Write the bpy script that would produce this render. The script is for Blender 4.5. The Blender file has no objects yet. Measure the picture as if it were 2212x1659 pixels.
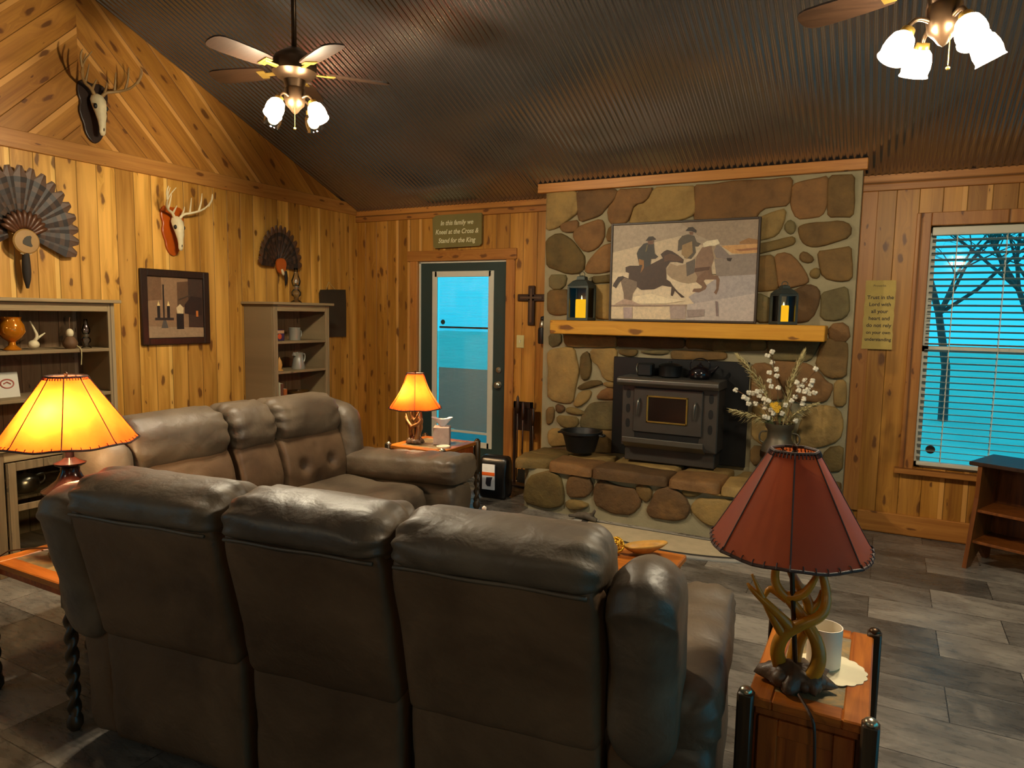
import bpy, bmesh, math, random
from mathutils import Vector, Matrix, noise, geometry
PI = math.pi
rad = math.radians
sc = bpy.context.scene
COL = sc.collection

# ------------------------------------------------------------------ camera
W_PX, H_PX = 2212, 1659
F_PX, CAM_Z = 1504.6, 1.541
_yaw, _pitch, _roll = rad(28.19), rad(5.757), rad(.965)
_f = Vector((-math.sin(_yaw)*math.cos(_pitch), math.cos(_yaw)*math.cos(_pitch), -math.sin(_pitch)))
_r0 = Vector((math.cos(_yaw), math.sin(_yaw), 0)); _u0 = _r0.cross(_f)
_r = _r0*math.cos(_roll)+_u0*math.sin(_roll); _u = _u0*math.cos(_roll)-_r0*math.sin(_roll)
cd = bpy.data.cameras.new('camera'); cam = bpy.data.objects.new('camera', cd); COL.objects.link(cam)
cam.matrix_world = Matrix(((_r.x, _u.x, -_f.x, 0), (_r.y, _u.y, -_f.y, 0), (_r.z, _u.z, -_f.z, CAM_Z), (0, 0, 0, 1)))
cd.sensor_width = 36; cd.lens = F_PX/W_PX*36; cd.clip_start = .05; cd.clip_end = 200
sc.camera = cam

def at(px, py, axis, val):
    """the point of the plane axis=val that the photograph shows at pixel px,py"""
    d = _f + _r*((px-W_PX/2)/F_PX) + _u*((H_PX/2-py)/F_PX); o = Vector((0, 0, CAM_Z))
    return o + d*((val-o[axis])/d[axis])

# ------------------------------------------------------------------ world, daylight, exposure
wd = bpy.data.worlds.new('daylight'); sc.world = wd; wd.use_nodes = True
bg = wd.node_tree.nodes['Background']; bg.inputs[0].default_value = (.03, .68, 1.0, 1); bg.inputs[1].default_value = 1.2
sc.view_settings.view_transform = 'Standard'; sc.view_settings.look = 'None'; sc.view_settings.gamma = 1
sc.view_settings.use_curve_mapping = False
sc.view_settings.exposure = 0.0
cy = sc.cycles
cy.use_denoising = True; cy.adaptive_threshold = .025; cy.max_bounces = 7; cy.diffuse_bounces = 3; cy.glossy_bounces = 3; cy.transmission_bounces = 5
cy.transparent_max_bounces = 12; cy.caustics_reflective = False; cy.caustics_refractive = False
cy.sample_clamp_indirect = 4.0; cy.sample_clamp_direct = 0
BULB_FAN, BULB_FAN2, BULB_LAMP = 2500.0, 1000.0, 440.0

# room: X along the fireplace wall, Y towards it, Z up
BK, LF, CH = 5.66, -4.874, 5.46          # back wall, left wall, chimney face
RT, RR = 3.0, -4.2                       # right wall, rear wall
EAVE, SL, RIDGE = 2.545, .405, 2.88      # eave height, slope, ridge Y
def ceil_z(y): return EAVE + (BK-y)*SL if y > RIDGE else max(EAVE + (BK-RIDGE)*SL - (RIDGE-y)*SL, 2.5)

def portal(x, y, z, w, h, rot):
    l = bpy.data.lights.new('window_daylight', 'AREA'); l.shape = 'RECTANGLE'; l.size = w; l.size_y = h
    l.cycles.is_portal = True
    o = bpy.data.objects.new('window_daylight', l); COL.objects.link(o); o.location = (x, y, z); o.rotation_euler = rot
WINR = [(-.9, 1.1, .06, 2.2), (1.5, 3.5, .06, 2.2)]        # windows in the right wall: y0,y1,z0,z1
WINL = [(-2.0, -.2, .6, 2.1)]
WINB = [(-4.4, -3.5, .9, 2.1)]         # windows in the rear wall: x0,x1,z0,z1
for a, b, c, d in WINR: portal(RT+.12, (a+b)/2, (c+d)/2, b-a, d-c, (0, rad(90), 0))
for a, b, c, d in WINL: portal(LF-.12, (a+b)/2, (c+d)/2, b-a, d-c, (0, rad(-90), 0))
for a, b, c, d in WINB: portal((a+b)/2, RR-.12, (c+d)/2, b-a, d-c, (rad(90), 0, 0))
portal(.66, BK+.2, 1.35, .9, 1.7, (rad(-90), 0, 0)); portal(1.83, BK+.2, 1.35, .9, 1.7, (rad(-90), 0, 0))
portal(-3.59, BK+.2, 1.05, .68, 1.7, (rad(-90), 0, 0))

# ------------------------------------------------------------------ node materials
def lin(c): return tuple(((v/255)/12.92 if v/255 <= .04045 else ((v/255+.055)/1.055)**2.4) for v in c)
class NT:
    def __init__(s, name):
        s.m = bpy.data.materials.new(name); s.m.use_nodes = True; s.t = s.m.node_tree; s.t.nodes.clear()
        s.out = s.t.nodes.new('ShaderNodeOutputMaterial')
    def n(s, typ, **kw):
        nd = s.t.nodes.new('ShaderNode'+typ)
        for k, v in kw.items():
            if k.startswith('i'):
                key = k[1:]; nd.inputs[int(key) if key.isdigit() else key].default_value = v
            else: setattr(nd, k, v)
        return nd
    def l(s, a, b): s.t.links.new(a, b)
    def sock(s, v, nd, i):
        if hasattr(v, 'is_linked') or isinstance(v, bpy.types.NodeSocket): s.l(v, nd.inputs[i])
        else: nd.inputs[i].default_value = v
    def math(s, op, a, b=0., c=None, clamp=False):
        nd = s.t.nodes.new('ShaderNodeMath'); nd.operation = op; nd.use_clamp = clamp
        s.sock(a, nd, 0); s.sock(b, nd, 1)
        if c is not None: s.sock(c, nd, 2)
        return nd.outputs[0]
    def mix(s, f, a, b, mode='MIX'):
        nd = s.t.nodes.new('ShaderNodeMix'); nd.data_type = 'RGBA'; nd.blend_type = mode
        s.sock(f, nd, 0)
        for i, v in ((6, a), (7, b)):
            if isinstance(v, tuple): nd.inputs[i].default_value = (*v[:3], 1)
            else: s.l(v, nd.inputs[i])
        return nd.outputs[2]
    def ramp(s, f, stops):
        nd = s.t.nodes.new('ShaderNodeValToRGB'); e = nd.color_ramp.elements
        while len(e) < len(stops): e.new(.5)
        for k, (p, c) in zip(e, stops): k.position = p; k.color = (*c[:3], 1) if isinstance(c, tuple) else (c, c, c, 1)
        s.l(f, nd.inputs[0]); return nd.outputs[0]
    def pos(s, space='Object'): return s.t.nodes.new('ShaderNodeTexCoord').outputs[space]
    def sep(s, v):
        nd = s.t.nodes.new('ShaderNodeSeparateXYZ'); s.l(v, nd.inputs[0]); return nd.outputs
    def comb(s, x, y, z):
        nd = s.t.nodes.new('ShaderNodeCombineXYZ'); s.sock(x, nd, 0); s.sock(y, nd, 1); s.sock(z, nd, 2); return nd.outputs[0]
    def noise(s, v, scale, detail=3, rough=.55, dist=0.):
        nd = s.n('TexNoise'); nd.inputs['Scale'].default_value = scale; nd.inputs['Detail'].default_value = detail
        nd.inputs['Roughness'].default_value = rough; nd.inputs['Distortion'].default_value = dist; s.l(v, nd.inputs[0]); return nd.outputs[0]
    def bump(s, h, strength, dist=.01):
        nd = s.n('Bump'); nd.inputs['Strength'].default_value = strength; nd.inputs['Distance'].default_value = dist; s.l(h, nd.inputs['Height']); return nd.outputs[0]
    def bsdf(s, col, rough=.5, metal=0., normal=None, spec=.5, **kw):
        nd = s.n('BsdfPrincipled'); s.sock(col if not isinstance(col, tuple) else (*col[:3], 1), nd, 'Base Color'); s.sock(rough, nd, 'Roughness'); s.sock(metal, nd, 'Metallic')
        nd.inputs['Specular IOR Level'].default_value = spec
        if normal is not None: s.l(normal, nd.inputs['Normal'])
        for k, v in kw.items(): s.sock(v, nd, k.replace('_', ' '))
        s.l(nd.outputs[0], s.out.inputs[0]); return nd

def plain(name, c, rough=.5, metal=0., spec=.5, vary=.12, vscale=12, bump=0., bscale=80):
    t = NT(name); p = t.pos(); c = lin(c)
    v = t.noise(p, vscale, 4)
    col = t.mix(v, tuple(k*(1-vary*2) for k in c), tuple(min(1, k*(1+vary*2)) for k in c))
    nm = t.bump(t.noise(p, bscale, 3), bump, .004) if bump else None
    t.bsdf(col, rough, metal, nm, spec); return t.m
def flat(name, c, rough=.6): 
    t = NT(name); t.bsdf(lin(c), rough); return t.m
def emit(name, c, strength):
    t = NT(name); e = t.n('Emission'); e.inputs[0].default_value = (*c, 1); e.inputs[1].default_value = strength; t.l(e.outputs[0], t.out.inputs[0]); return t.m

def planks(name, mode, width, light, dark, knot, rough=.45, knots=1.0, sap=.5):
    """knotty cedar boards; mode: which way the boards run"""
    t = NT(name); x, y, z = t.sep(t.pos())
    if mode == 'X': a, b = x, z            # boards side by side along x, running up z
    elif mode == 'Y': a, b = y, z
    elif mode == 'AX': a, b = z, x         # one board running along x
    elif mode == 'AY': a, b = z, y
    elif mode == 'CHEV':                   # chevron on the gable about the ridge
        d = t.math('ABSOLUTE', t.math('SUBTRACT', y, RIDGE))
        a = t.math('MULTIPLY', t.math('ADD', z, d), .7071); b = t.math('MULTIPLY', t.math('SUBTRACT', z, d), .7071)
        a = t.math('ADD', a, t.math('MULTIPLY', t.math('GREATER_THAN', y, RIDGE), .05))
    s = t.math('DIVIDE', a, width); idx = t.math('FLOOR', s); fr = t.math('FRACT', s)
    wn = t.n('TexWhiteNoise', noise_dimensions='1D'); t.l(idx, wn.inputs['W']); rnd = wn.outputs[0]
    wn2 = t.n('TexWhiteNoise', noise_dimensions='1D'); t.l(t.math('ADD', idx, 77.3), wn2.inputs['W']); rnd2 = wn2.outputs[0]
    off = t.math('MULTIPLY', rnd, 37.)
    # knots
    kv = t.comb(t.math('MULTIPLY', a, 9.5), t.math('ADD', t.math('MULTIPLY', b, 3.2), off), rnd2)
    wob = t.noise(kv, 2.2, 2)
    kv2 = t.comb(t.math('ADD', t.math('MULTIPLY', a, 9.5), t.math('MULTIPLY', wob, .55)), t.math('ADD', t.math('MULTIPLY', b, 3.2), off), 0.)
    vo = t.n('TexVoronoi', voronoi_dimensions='2D'); vo.inputs['Scale'].default_value = 1.; t.l(kv2, vo.inputs[0])
    kd = vo.outputs['Distance']
    kc = t.sep(vo.outputs['Color'])[0]
    size = t.math('MULTIPLY', t.math('SUBTRACT', kc, .2, clamp=True), .24*knots)
    kn = t.math('SUBTRACT', 1., t.math('DIVIDE', kd, t.math('ADD', size, .001)), clamp=True)
    kn = t.math('MULTIPLY', kn, 2.6, clamp=True)
    halo = t.math('SUBTRACT', 1., t.math('DIVIDE', kd, t.math('ADD', t.math('MULTIPLY', size, 2.6), .001)), clamp=True)
    # grain bends round the knots
    gv = t.comb(t.math('ADD', t.math('MULTIPLY', a, 42.), t.math('MULTIPLY', halo, 2.5)), t.math('ADD', t.math('MULTIPLY', b, 1.7), off), rnd)
    g = t.noise(gv, 1., 4, .6, .6)
    g2 = t.noise(t.comb(t.math('MULTIPLY', a, 9.), t.math('ADD', t.math('MULTIPLY', b, .7), off), 3.), 1., 2)
    col = t.mix(t.ramp(g, [(.3, 0.), (.7, 1.)]), dark, light)
    col = t.mix(t.math('MULTIPLY', t.ramp(g2, [(.45, 0.), (.65, 1.)]), sap), col, tuple(min(1, k*1.35+.03) for k in light))
    tint = t.mix(rnd2, (.72, .66, .6), (1.15, 1.12, 1.05)); col = t.mix(1., col, tint, 'MULTIPLY')
    edge = t.ramp(rnd, [(.72, 0.), (.75, 1.)])   # pale sapwood strip along some boards
    strip = t.math('MULTIPLY', t.math('GREATER_THAN', fr, .78), t.sep(edge)[0])
    col = t.mix(t.math('MULTIPLY', strip, .65), col, tuple(min(1, k*1.5+.06) for k in light))
    col = t.mix(t.math('MULTIPLY', halo, .45), col, dark)
    col = t.mix(t.math('MULTIPLY', kn, .8), col, knot)
    e = t.math('MINIMUM', fr, t.math('SUBTRACT', 1., fr))
    gr = t.math('SUBTRACT', 1., t.math('DIVIDE', e, .022), clamp=True)
    col = t.mix(t.math('MULTIPLY', gr, .75), col, tuple(k*.3 for k in knot))
    hgt = t.math('ADD', t.math('MULTIPLY', gr, -1.), t.math('MULTIPLY', g, .12))
    t.bsdf(col, rough, 0., t.bump(hgt, .6, .006), .4); return t.m

CL, CD, CK = (.60, .30, .075), (.34, .135, .028), (.10, .032, .008)
M = {}
M['wall_l'] = planks('cedar boards left', 'Y', .135, (.68, .365, .068), (.43, .19, .026), CK, sap=.8)
M['wall_b'] = planks('cedar boards back', 'X', .14, (.50, .235, .034), (.30, .118, .016), CK, sap=.45)
M['gable'] = planks('cedar chevron boards', 'CHEV', .15, (.52, .24, .04), (.30, .115, .02), CK, sap=.4)
M['trim_x'] = planks('cedar trim x', 'AX', .5, (.54, .24, .05), (.36, .13, .025), CK, knots=.8, sap=.3)
M['trim_y'] = planks('cedar trim y', 'AY', .5, (.54, .26, .06), (.36, .14, .03), CK, knots=.8, sap=.3)
M['trim_z'] = planks('cedar trim z', 'X', .5, (.52, .23, .05), (.34, .12, .024), CK, knots=.8, sap=.3)
M['mantel'] = planks('yellow pine mantel', 'AX', .4, (.80, .41, .05), (.62, .28, .025), (.11, .03, .01), knots=1.5, rough=.35, sap=.2)

def floor_mat():
    t = NT('slate look floor tiles'); p = t.pos()
    mp = t.n('Mapping'); mp.inputs['Rotation'].default_value = (0, 0, rad(0)); t.l(p, mp.inputs[0])
    br = t.n('TexBrick'); br.offset = .5; br.squash = 1.; t.l(mp.outputs[0], br.inputs[0])
    br.inputs['Color1'].default_value = (0, 0, 0, 1); br.inputs['Color2'].default_value = (1, 1, 1, 1); br.inputs['Mortar'].default_value = (0, 0, 0, 1)
    br.inputs['Scale'].default_value = 1; br.inputs['Mortar Size'].default_value = .0022; br.inputs['Brick Width'].default_value = .61; br.inputs['Row Height'].default_value = .305
    br.inputs['Bias'].default_value = 0
    tid = t.sep(br.outputs[0])[0]
    x, y, z = t.sep(p)
    big = t.noise(t.comb(t.math('MULTIPLY', x, 1.6), t.math('MULTIPLY', y, 3.4), t.math('MULTIPLY', tid, 9.)), 1.2, 5, .62, 1.4)
    fine = t.noise(t.comb(t.math('MULTIPLY', x, 6.), t.math('MULTIPLY', y, 22.), t.math('MULTIPLY', tid, 5.)), 1.5, 4, .6, 1.)
    v = t.math('ADD', t.math('MULTIPLY', big, .7), t.math('ADD', t.math('MULTIPLY', fine, .25), t.math('MULTIPLY', tid, .30)))
    col = t.ramp(v, [(.33, (.035, .030, .026)), (.52, (.11, .096, .082)), (.68, (.22, .19, .16)), (.88, (.40, .35, .29))])
    col = t.mix(t.math('MULTIPLY', br.outputs['Fac'], .8), col, (.02, .018, .016))
    t.bsdf(col, t.ramp(fine, [(.3, .20), (.7, .40)]), 0., t.bump(t.math('SUBTRACT', fine, br.outputs['Fac']), .25, .004), .5); return t.m
M['floor'] = floor_mat()

def stone_mat():
    t = NT('fieldstone'); p = t.pos(); a = t.n('Attribute', attribute_name='stonecol')
    n1 = t.noise(p, 7, 5, .65); n2 = t.noise(p, 30, 4, .7)
    col = t.mix(1., a.outputs[0], t.ramp(n1, [(.25, (.62, .58, .55)), (.5, (1., .98, .95)), (.75, (1.35, 1.25, 1.05))]), 'MULTIPLY')
    rust = t.ramp(t.noise(p, 4.5, 3), [(.62, 0.), (.72, 1.)]); col = t.mix(t.math('MULTIPLY', t.sep(rust)[0], .3), col, (.33, .17, .05))
    h = t.math('ADD', n1, t.math('MULTIPLY', n2, .35))
    t.bsdf(col, .75, 0., t.bump(h, .8, .02), .3); return t.m
M['stone'] = stone_mat()
M['mortar'] = plain('mortar', (150, 138, 108), .9, vary=.12, vscale=9, bump=.6, bscale=60)

def leather(name, c1, c2):
    t = NT(name); p = t.pos(); v = t.noise(p, 2.6, 4, .6, .6)
    col = t.mix(t.ramp(v, [(.35, 0.), (.68, 1.)]), lin(c1), lin(c2))
    n1 = t.noise(p, 13, 3, .6, .35); n2 = t.noise(p, 260, 2)
    h = t.math('ADD', t.math('MULTIPLY', n1, 1.), t.math('MULTIPLY', n2, .06))
    t.bsdf(col, t.ramp(v, [(.3, .42), (.7, .58)]), 0., t.bump(h, .28, .02), .55); return t.m
M['leather'] = leather('brown leather', (72, 59, 46), (108, 92, 73))
M['suede'] = leather('matte brown leather', (80, 60, 43), (110, 86, 63))
M['suede'].node_tree.nodes['Principled BSDF'].inputs['Specular IOR Level'].default_value = .25
M['leather_d'] = plain('dark sofa lining', (26, 22, 20), .8)

def metal_ceiling():
    t = NT('corrugated tin'); p = t.pos()
    v = t.noise(p, 1.1, 3)
    t.bsdf(t.mix(v, (.26, .262, .275), (.36, .36, .375)), t.ramp(t.noise(p, 5, 3), [(.3, .14), (.7, .21)]), .9, None, .5); return t.m
M['tin'] = metal_ceiling()
M['plaster'] = plain('warm painted wall', (150, 110, 70), .7)
M['barn'] = planks('barnwood z', 'Y', .19, (.37, .275, .155), (.20, .145, .08), (.07, .05, .03), rough=.75, knots=.5, sap=.2)
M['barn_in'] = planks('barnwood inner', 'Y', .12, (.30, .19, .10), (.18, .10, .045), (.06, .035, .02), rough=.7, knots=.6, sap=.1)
M['barn_y'] = planks('barnwood y', 'AY', .3, (.40, .30, .16), (.23, .16, .085), (.08, .05, .03), rough=.75, knots=.4, sap=.2)
def wood(name, c1, c2, ax=0, scale=1., rough=.35):
    t = NT(name); x, y, z = t.sep(t.pos()); q = [x, y, z]
    q = [t.math('MULTIPLY', v, (3. if i == ax else 38.)*scale) for i, v in enumerate(q)]
    g = t.noise(t.comb(*q), 1., 4, .6, .8)
    t.bsdf(t.mix(t.ramp(g, [(.3, 0.), (.72, 1.)]), lin(c1), lin(c2)), rough, 0., t.bump(g, .15, .003), .5); return t.m
M['oak_x'] = wood('honey oak x', (140, 70, 18), (190, 112, 38), 0)
M['oak_y'] = wood('honey oak y', (140, 70, 18), (190, 112, 38), 1)
M['oak_z'] = wood('honey oak z', (120, 58, 14), (165, 92, 30), 2)
M['walnut'] = wood('dark walnut', (38, 22, 12), (66, 40, 22), 2)
M['blade'] = wood('dark fan blade', (26, 15, 9), (44, 28, 17), 0)
M['redwood'] = wood('reddish wood', (92, 46, 14), (140, 78, 28), 2)
M['cherry'] = wood('glossy cherry', (120, 46, 14), (168, 76, 26), 2, rough=.22)
M['frame_d'] = wood('espresso frame', (30, 18, 12), (50, 32, 22), 2, rough=.4)
M['white'] = plain('white painted', (214, 208, 190), .5, vary=.03)
M['slat'] = plain('white blind slat', (158, 158, 148), .5, vary=.02)
M['door_g'] = plain('dark green door paint', (44, 62, 60), .42, vary=.06)
M['black'] = plain('black cast iron', (22, 21, 20), .5, .2, vary=.2, bump=.2)
M['stove'] = plain('charcoal stove steel', (78, 72, 66), .42, .55, vary=.1)
M['stove_d'] = plain('black stove steel', (26, 27, 28), .45, .4, vary=.1)
M['iron'] = plain('grey iron trim', (120, 116, 108), .35, .8, vary=.1)
M['brass'] = plain('brass', (196, 160, 80), .3, .9, vary=.08)
M['nickel'] = plain('nickel', (190, 182, 160), .28, .95, vary=.05)
M['bronze'] = plain('antique bronze', (70, 52, 36), .35, .8, vary=.2)
M['galv'] = plain('dull galvanised can', (92, 84, 70), .5, .6, vary=.2)
M['bone'] = plain('bleached bone', (222, 205, 165), .6, vary=.1, vscale=25, bump=.3)
M['antler_d'] = plain('antler tan', (150, 118, 72), .5, vary=.25, vscale=10, bump=.3)
M['antler_y'] = plain('golden antler', (176, 124, 30), .35, vary=.2, vscale=14, bump=.2)
M['antler_b'] = plain('brown antler', (128, 92, 52), .45, vary=.25, vscale=14, bump=.2)
M['rock'] = plain('dark rock base', (84, 66, 50), .45, vary=.35, vscale=30, bump=.7, bscale=50)
M['wax'] = plain('white frosted glass', (232, 222, 204), .4, vary=.03)
M['paper'] = plain('cream paper', (226, 214, 180), .8, vary=.05)
M['tissue'] = plain('white tissue', (235, 236, 238), .8, vary=.02)
M['cotton'] = plain('cotton boll', (236, 226, 204), .9, vary=.08, vscale=60, bump=.5)
M['pampas'] = plain('dry pampas', (196, 180, 128), .9, vary=.15, vscale=30)
M['stem'] = plain('brown stem', (96, 66, 36), .7)
M['yellow'] = plain('yellow petal', (226, 176, 30), .7)
M['gold'] = plain('gold ornament', (214, 160, 36), .35, .5, vary=.2)
M['leafgr'] = plain('sage leaf', (86, 88, 50), .7)
M['rope'] = wood('twisted leg', (34, 24, 14), (70, 52, 30), 2, rough=.35)
def slate_top():
    t = NT('slate tile inlay'); p = t.pos(); n = t.noise(p, 9, 5, .65, 1.2); v = t.n('TexVoronoi', feature='DISTANCE_TO_EDGE'); v.inputs['Scale'].default_value = 7; t.l(p, v.inputs[0])
    col = t.ramp(n, [(.3, (.09, .075, .05)), (.5, (.24, .19, .11)), (.62, (.42, .25, .09)), (.75, (.18, .16, .12))])
    col = t.mix(t.ramp(v.outputs[0], [(0., 1.), (.02, 0.)]), col, (.30, .26, .2))
    t.bsdf(col, .3, 0., t.bump(n, .3, .004)); return t.m
M['slate_top'] = slate_top()
def glass(name, tint=(1, 1, 1), gl=.12, rough=.05):
    t = NT(name); tr = t.n('BsdfTransparent'); tr.inputs[0].default_value = (*tint, 1); g = t.n('BsdfGlossy'); g.inputs['Roughness'].default_value = rough
    fz = t.n('Fresnel'); fz.inputs[0].default_value = 1.45
    m = t.n('MixShader'); t.l(t.math('ADD', fz.outputs[0], gl*.3, clamp=True), m.inputs[0]); t.l(tr.outputs[0], m.inputs[1]); t.l(g.outputs[0], m.inputs[2]); t.l(m.outputs[0], t.out.inputs[0]); return t.m
M['pane'] = glass('window pane', (.97, .99, 1), .02)
M['pane_thin'] = glass('lantern glass', (.98, .99, 1), .0); M['pane_thin'].node_tree.nodes['Fresnel'].inputs[0].default_value = 1.16
M['glass'] = glass('clear glass', (.97, .98, .96), .2)
M['amber'] = plain('amber lustre glass', (206, 122, 24), .12, .35, vary=.15)
def frosted():
    t = NT('frosted glass shade'); a = t.n('BsdfTranslucent'); a.inputs[0].default_value = (.95, .93, .88, 1); b = t.n('BsdfDiffuse'); b.inputs[0].default_value = (.9, .88, .84, 1)
    m = t.n('MixShader', i0=.25); t.l(a.outputs[0], m.inputs[1]); t.l(b.outputs[0], m.inputs[2])
    c = t.n('BsdfTransparent'); c.inputs[0].default_value = (.95, .94, .9, 1); m2 = t.n('MixShader', i0=.62); t.l(m.outputs[0], m2.inputs[1]); t.l(c.outputs[0], m2.inputs[2]); t.l(m2.outputs[0], t.out.inputs[0]); return t.m
M['frost'] = frosted()
M['smoke'] = glass('stove glass', (.06, .045, .04), .1)
def shade(name, c_t, c_d, tr=.6, mottled=.25, em=None):
    t = NT(name); p = t.pos(); n = t.noise(p, 9, 5, .6)
    ct = t.mix(t.ramp(n, [(.3, 0.), (.7, 1.)]), tuple(k*(1-mottled) for k in c_t), c_t)
    a = t.n('BsdfTranslucent'); t.l(ct, a.inputs[0]); b = t.n('BsdfPrincipled'); b.inputs['Roughness'].default_value = .42
    cd_ = t.mix(n, tuple(k*(1-mottled) for k in c_d), c_d); t.l(cd_, b.inputs['Base Color'])
    m = t.n('MixShader', i0=1-tr); t.l(a.outputs[0], m.inputs[1]); t.l(b.outputs[0], m.inputs[2]); t.l(m.outputs[0], t.out.inputs[0]); return t.m
M['shade_on'] = shade('rawhide shade lit', (.92, .088, .010), (.50, .08, .010), .7, .45)
M['shade_off'] = shade('red leather shade', (.7, .16, .04), (.40, .085, .030), .35, .18)
M['lace'] = plain('dark leather lacing', (58, 34, 26), .6)
M['bulb'] = emit('fan bulb', (1, .86, .62), BULB_FAN)
M['bulb1'] = emit('second fan bulb', (1, .86, .62), BULB_FAN2)
M['bulb2'] = emit('lamp bulb', (1, .72, .36), BULB_LAMP)
M['bulb3'] = emit('kitchen bulb', (1, .80, .52), 340.0)
M['led'] = emit('flameless candle glow', (1, .50, .004), 1.0)
def attr_mat(name, attr='col', rough=.7):
    t = NT(name); a = t.n('Attribute', attribute_name=attr); n = t.noise(t.pos(), 45, 4, .7)
    t.bsdf(t.mix(1., a.outputs[0], t.ramp(n, [(.3, (.82, .82, .82)), (.7, (1.15, 1.13, 1.1))]), 'MULTIPLY'), rough); return t.m
M['paint'] = attr_mat('printed picture', 'col', .55)

# ------------------------------------------------------------------ mesh helpers
class MB:
    """collects verts/faces, links them as ONE mesh object"""
    def __init__(s): s.v = []; s.f = []; s.m = []; s.c = []; s.mi = 0; s.cc = None
    def add(s, vs, fs, T=None):
        o = len(s.v)
        for p in vs:
            p = Vector(p); s.v.append(T @ p if T is not None else p)
        for f in fs: s.f.append([i+o for i in f]); s.m.append(s.mi); s.c.append(s.cc)
        return s
    def box(s, a, b, T=None):
        x0, y0, z0 = a; x1, y1, z1 = b
        vs = [(x0,y0,z0),(x1,y0,z0),(x1,y1,z0),(x0,y1,z0),(x0,y0,z1),(x1,y0,z1),(x1,y1,z1),(x0,y1,z1)]
        return s.add(vs, [(0,3,2,1),(4,5,6,7),(0,1,5,4),(1,2,6,5),(2,3,7,6),(3,0,4,7)], T)
    def rbox(s, a, b, r=.006, T=None):
        """box with chamfered edges"""
        c = [(a[i]+b[i])/2 for i in range(3)]; h = [abs(b[i]-a[i])/2 for i in range(3)]; r = min(r, min(h)*.45)
        vs = []; idx = {}
        for sx in (-1,1):
            for sy in (-1,1):
                for sz in (-1,1):
                    for k in range(3):
                        p = [c[0]+sx*(h[0]-(r if k != 0 else 0)), c[1]+sy*(h[1]-(r if k != 1 else 0)), c[2]+sz*(h[2]-(r if k != 2 else 0))]
                        idx[(sx,sy,sz,k)] = len(vs); vs.append(p)
        fs = []
        for k in range(3):
            i, j = [q for q in range(3) if q != k]
            for sg in (-1, 1):
                loop = []
                for si, sj in ((-1,-1),(1,-1),(1,1),(-1,1)):
                    q = [0,0,0]; q[k] = sg; q[i] = si; q[j] = sj; loop.append(idx[(*q, k)])
                fs.append(loop)
        for k in range(3):
            i, j = [q for q in range(3) if q != k]
            for si in (-1,1):
                for sj in (-1,1):
                    q0 = [0,0,0]; q0[i] = si; q0[j] = sj; q0[k] = -1; q1 = list(q0); q1[k] = 1
                    fs.append([idx[(*q0,i)], idx[(*q1,i)], idx[(*q1,j)], idx[(*q0,j)]])
        for sx in (-1,1):
            for sy in (-1,1):
                for sz in (-1,1): fs.append([idx[(sx,sy,sz,k)] for k in range(3)])
        return s.add(vs, fs, T)
    def lathe(s, prof, n=24, T=None, cap=True, sweep=2*PI):
        vs = []; fs = []
        for r, z in prof:
            for k in range(n): a = sweep*k/n; vs.append((r*math.cos(a), r*math.sin(a), z))
        for i in range(len(prof)-1):
            for k in range(n):
                k2 = (k+1) % n; fs.append((i*n+k, i*n+k2, (i+1)*n+k2, (i+1)*n+k))
        if cap:
            if prof[0][0] > 1e-4: fs.append(tuple(range(n))[::-1])
            if prof[-1][0] > 1e-4: fs.append(tuple((len(prof)-1)*n+k for k in range(n)))
        return s.add(vs, fs, T)
    def ball(s, c, r, n=12, sc_=(1,1,1), T=None):
        m = max(6, n//2+2)
        prof = [(math.sin(PI*i/m), -math.cos(PI*i/m)) for i in range(m+1)]
        TT = Matrix.Translation(c) @ Matrix.Diagonal((r*sc_[0], r*sc_[1], r*sc_[2], 1))
        return s.lathe([(max(a, 1e-5), b) for a, b in prof], n, (T @ TT) if T is not None else TT, cap=False)
    def tube(s, pts, rads, n=8, T=None, smooth=0):
        pts = [Vector(p) for p in pts]
        if not hasattr(rads, '__len__'): rads = [rads]*len(pts)
        for _ in range(smooth):
            q = [pts[0]]; rr = [rads[0]]
            for i in range(len(pts)-1):
                q += [pts[i]*.75+pts[i+1]*.25, pts[i]*.25+pts[i+1]*.75]; rr += [rads[i]*.75+rads[i+1]*.25, rads[i]*.25+rads[i+1]*.75]
            pts = q+[pts[-1]]; rads = rr+[rads[-1]]
        vs = []; fs = []; t0 = (pts[1]-pts[0]).normalized(); up = Vector((0,0,1)) if abs(t0.z) < .9 else Vector((1,0,0)); nn = t0.cross(up).normalized()
        for i, p in enumerate(pts):
            t = (pts[min(i+1, len(pts)-1)]-pts[max(i-1, 0)])
            if t.length < 1e-9: t = t0
            t.normalize(); nn = (nn - t*nn.dot(t))
            if nn.length < 1e-6: nn = t.orthogonal()
            nn.normalize(); b = t.cross(nn)
            for k in range(n): a = 2*PI*k/n; vs.append(p+(nn*math.cos(a)+b*math.sin(a))*rads[i])
        for i in range(len(pts)-1):
            for k in range(n): k2 = (k+1) % n; fs.append((i*n+k, i*n+k2, (i+1)*n+k2, (i+1)*n+k))
        fs.append(tuple(range(n))[::-1]); fs.append(tuple((len(pts)-1)*n+k for k in range(n)))
        return s.add(vs, fs, T)
    def prism(s, poly, d0, d1, plane='XZ', T=None):
        """polygon extruded between depths d0,d1 on the third axis"""
        mk = {'XZ': lambda a, b, d: (a, d, b), 'YZ': lambda a, b, d: (d, a, b), 'XY': lambda a, b, d: (a, b, d)}[plane]
        n = len(poly); vs = [mk(a, b, d0) for a, b in poly]+[mk(a, b, d1) for a, b in poly]
        fs = [tuple(range(n)), tuple(range(2*n-1, n-1, -1))]+[(i, i+n, (i+1) % n+n, (i+1) % n) for i in range(n)]
        return s.add(vs, fs, T)
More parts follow.
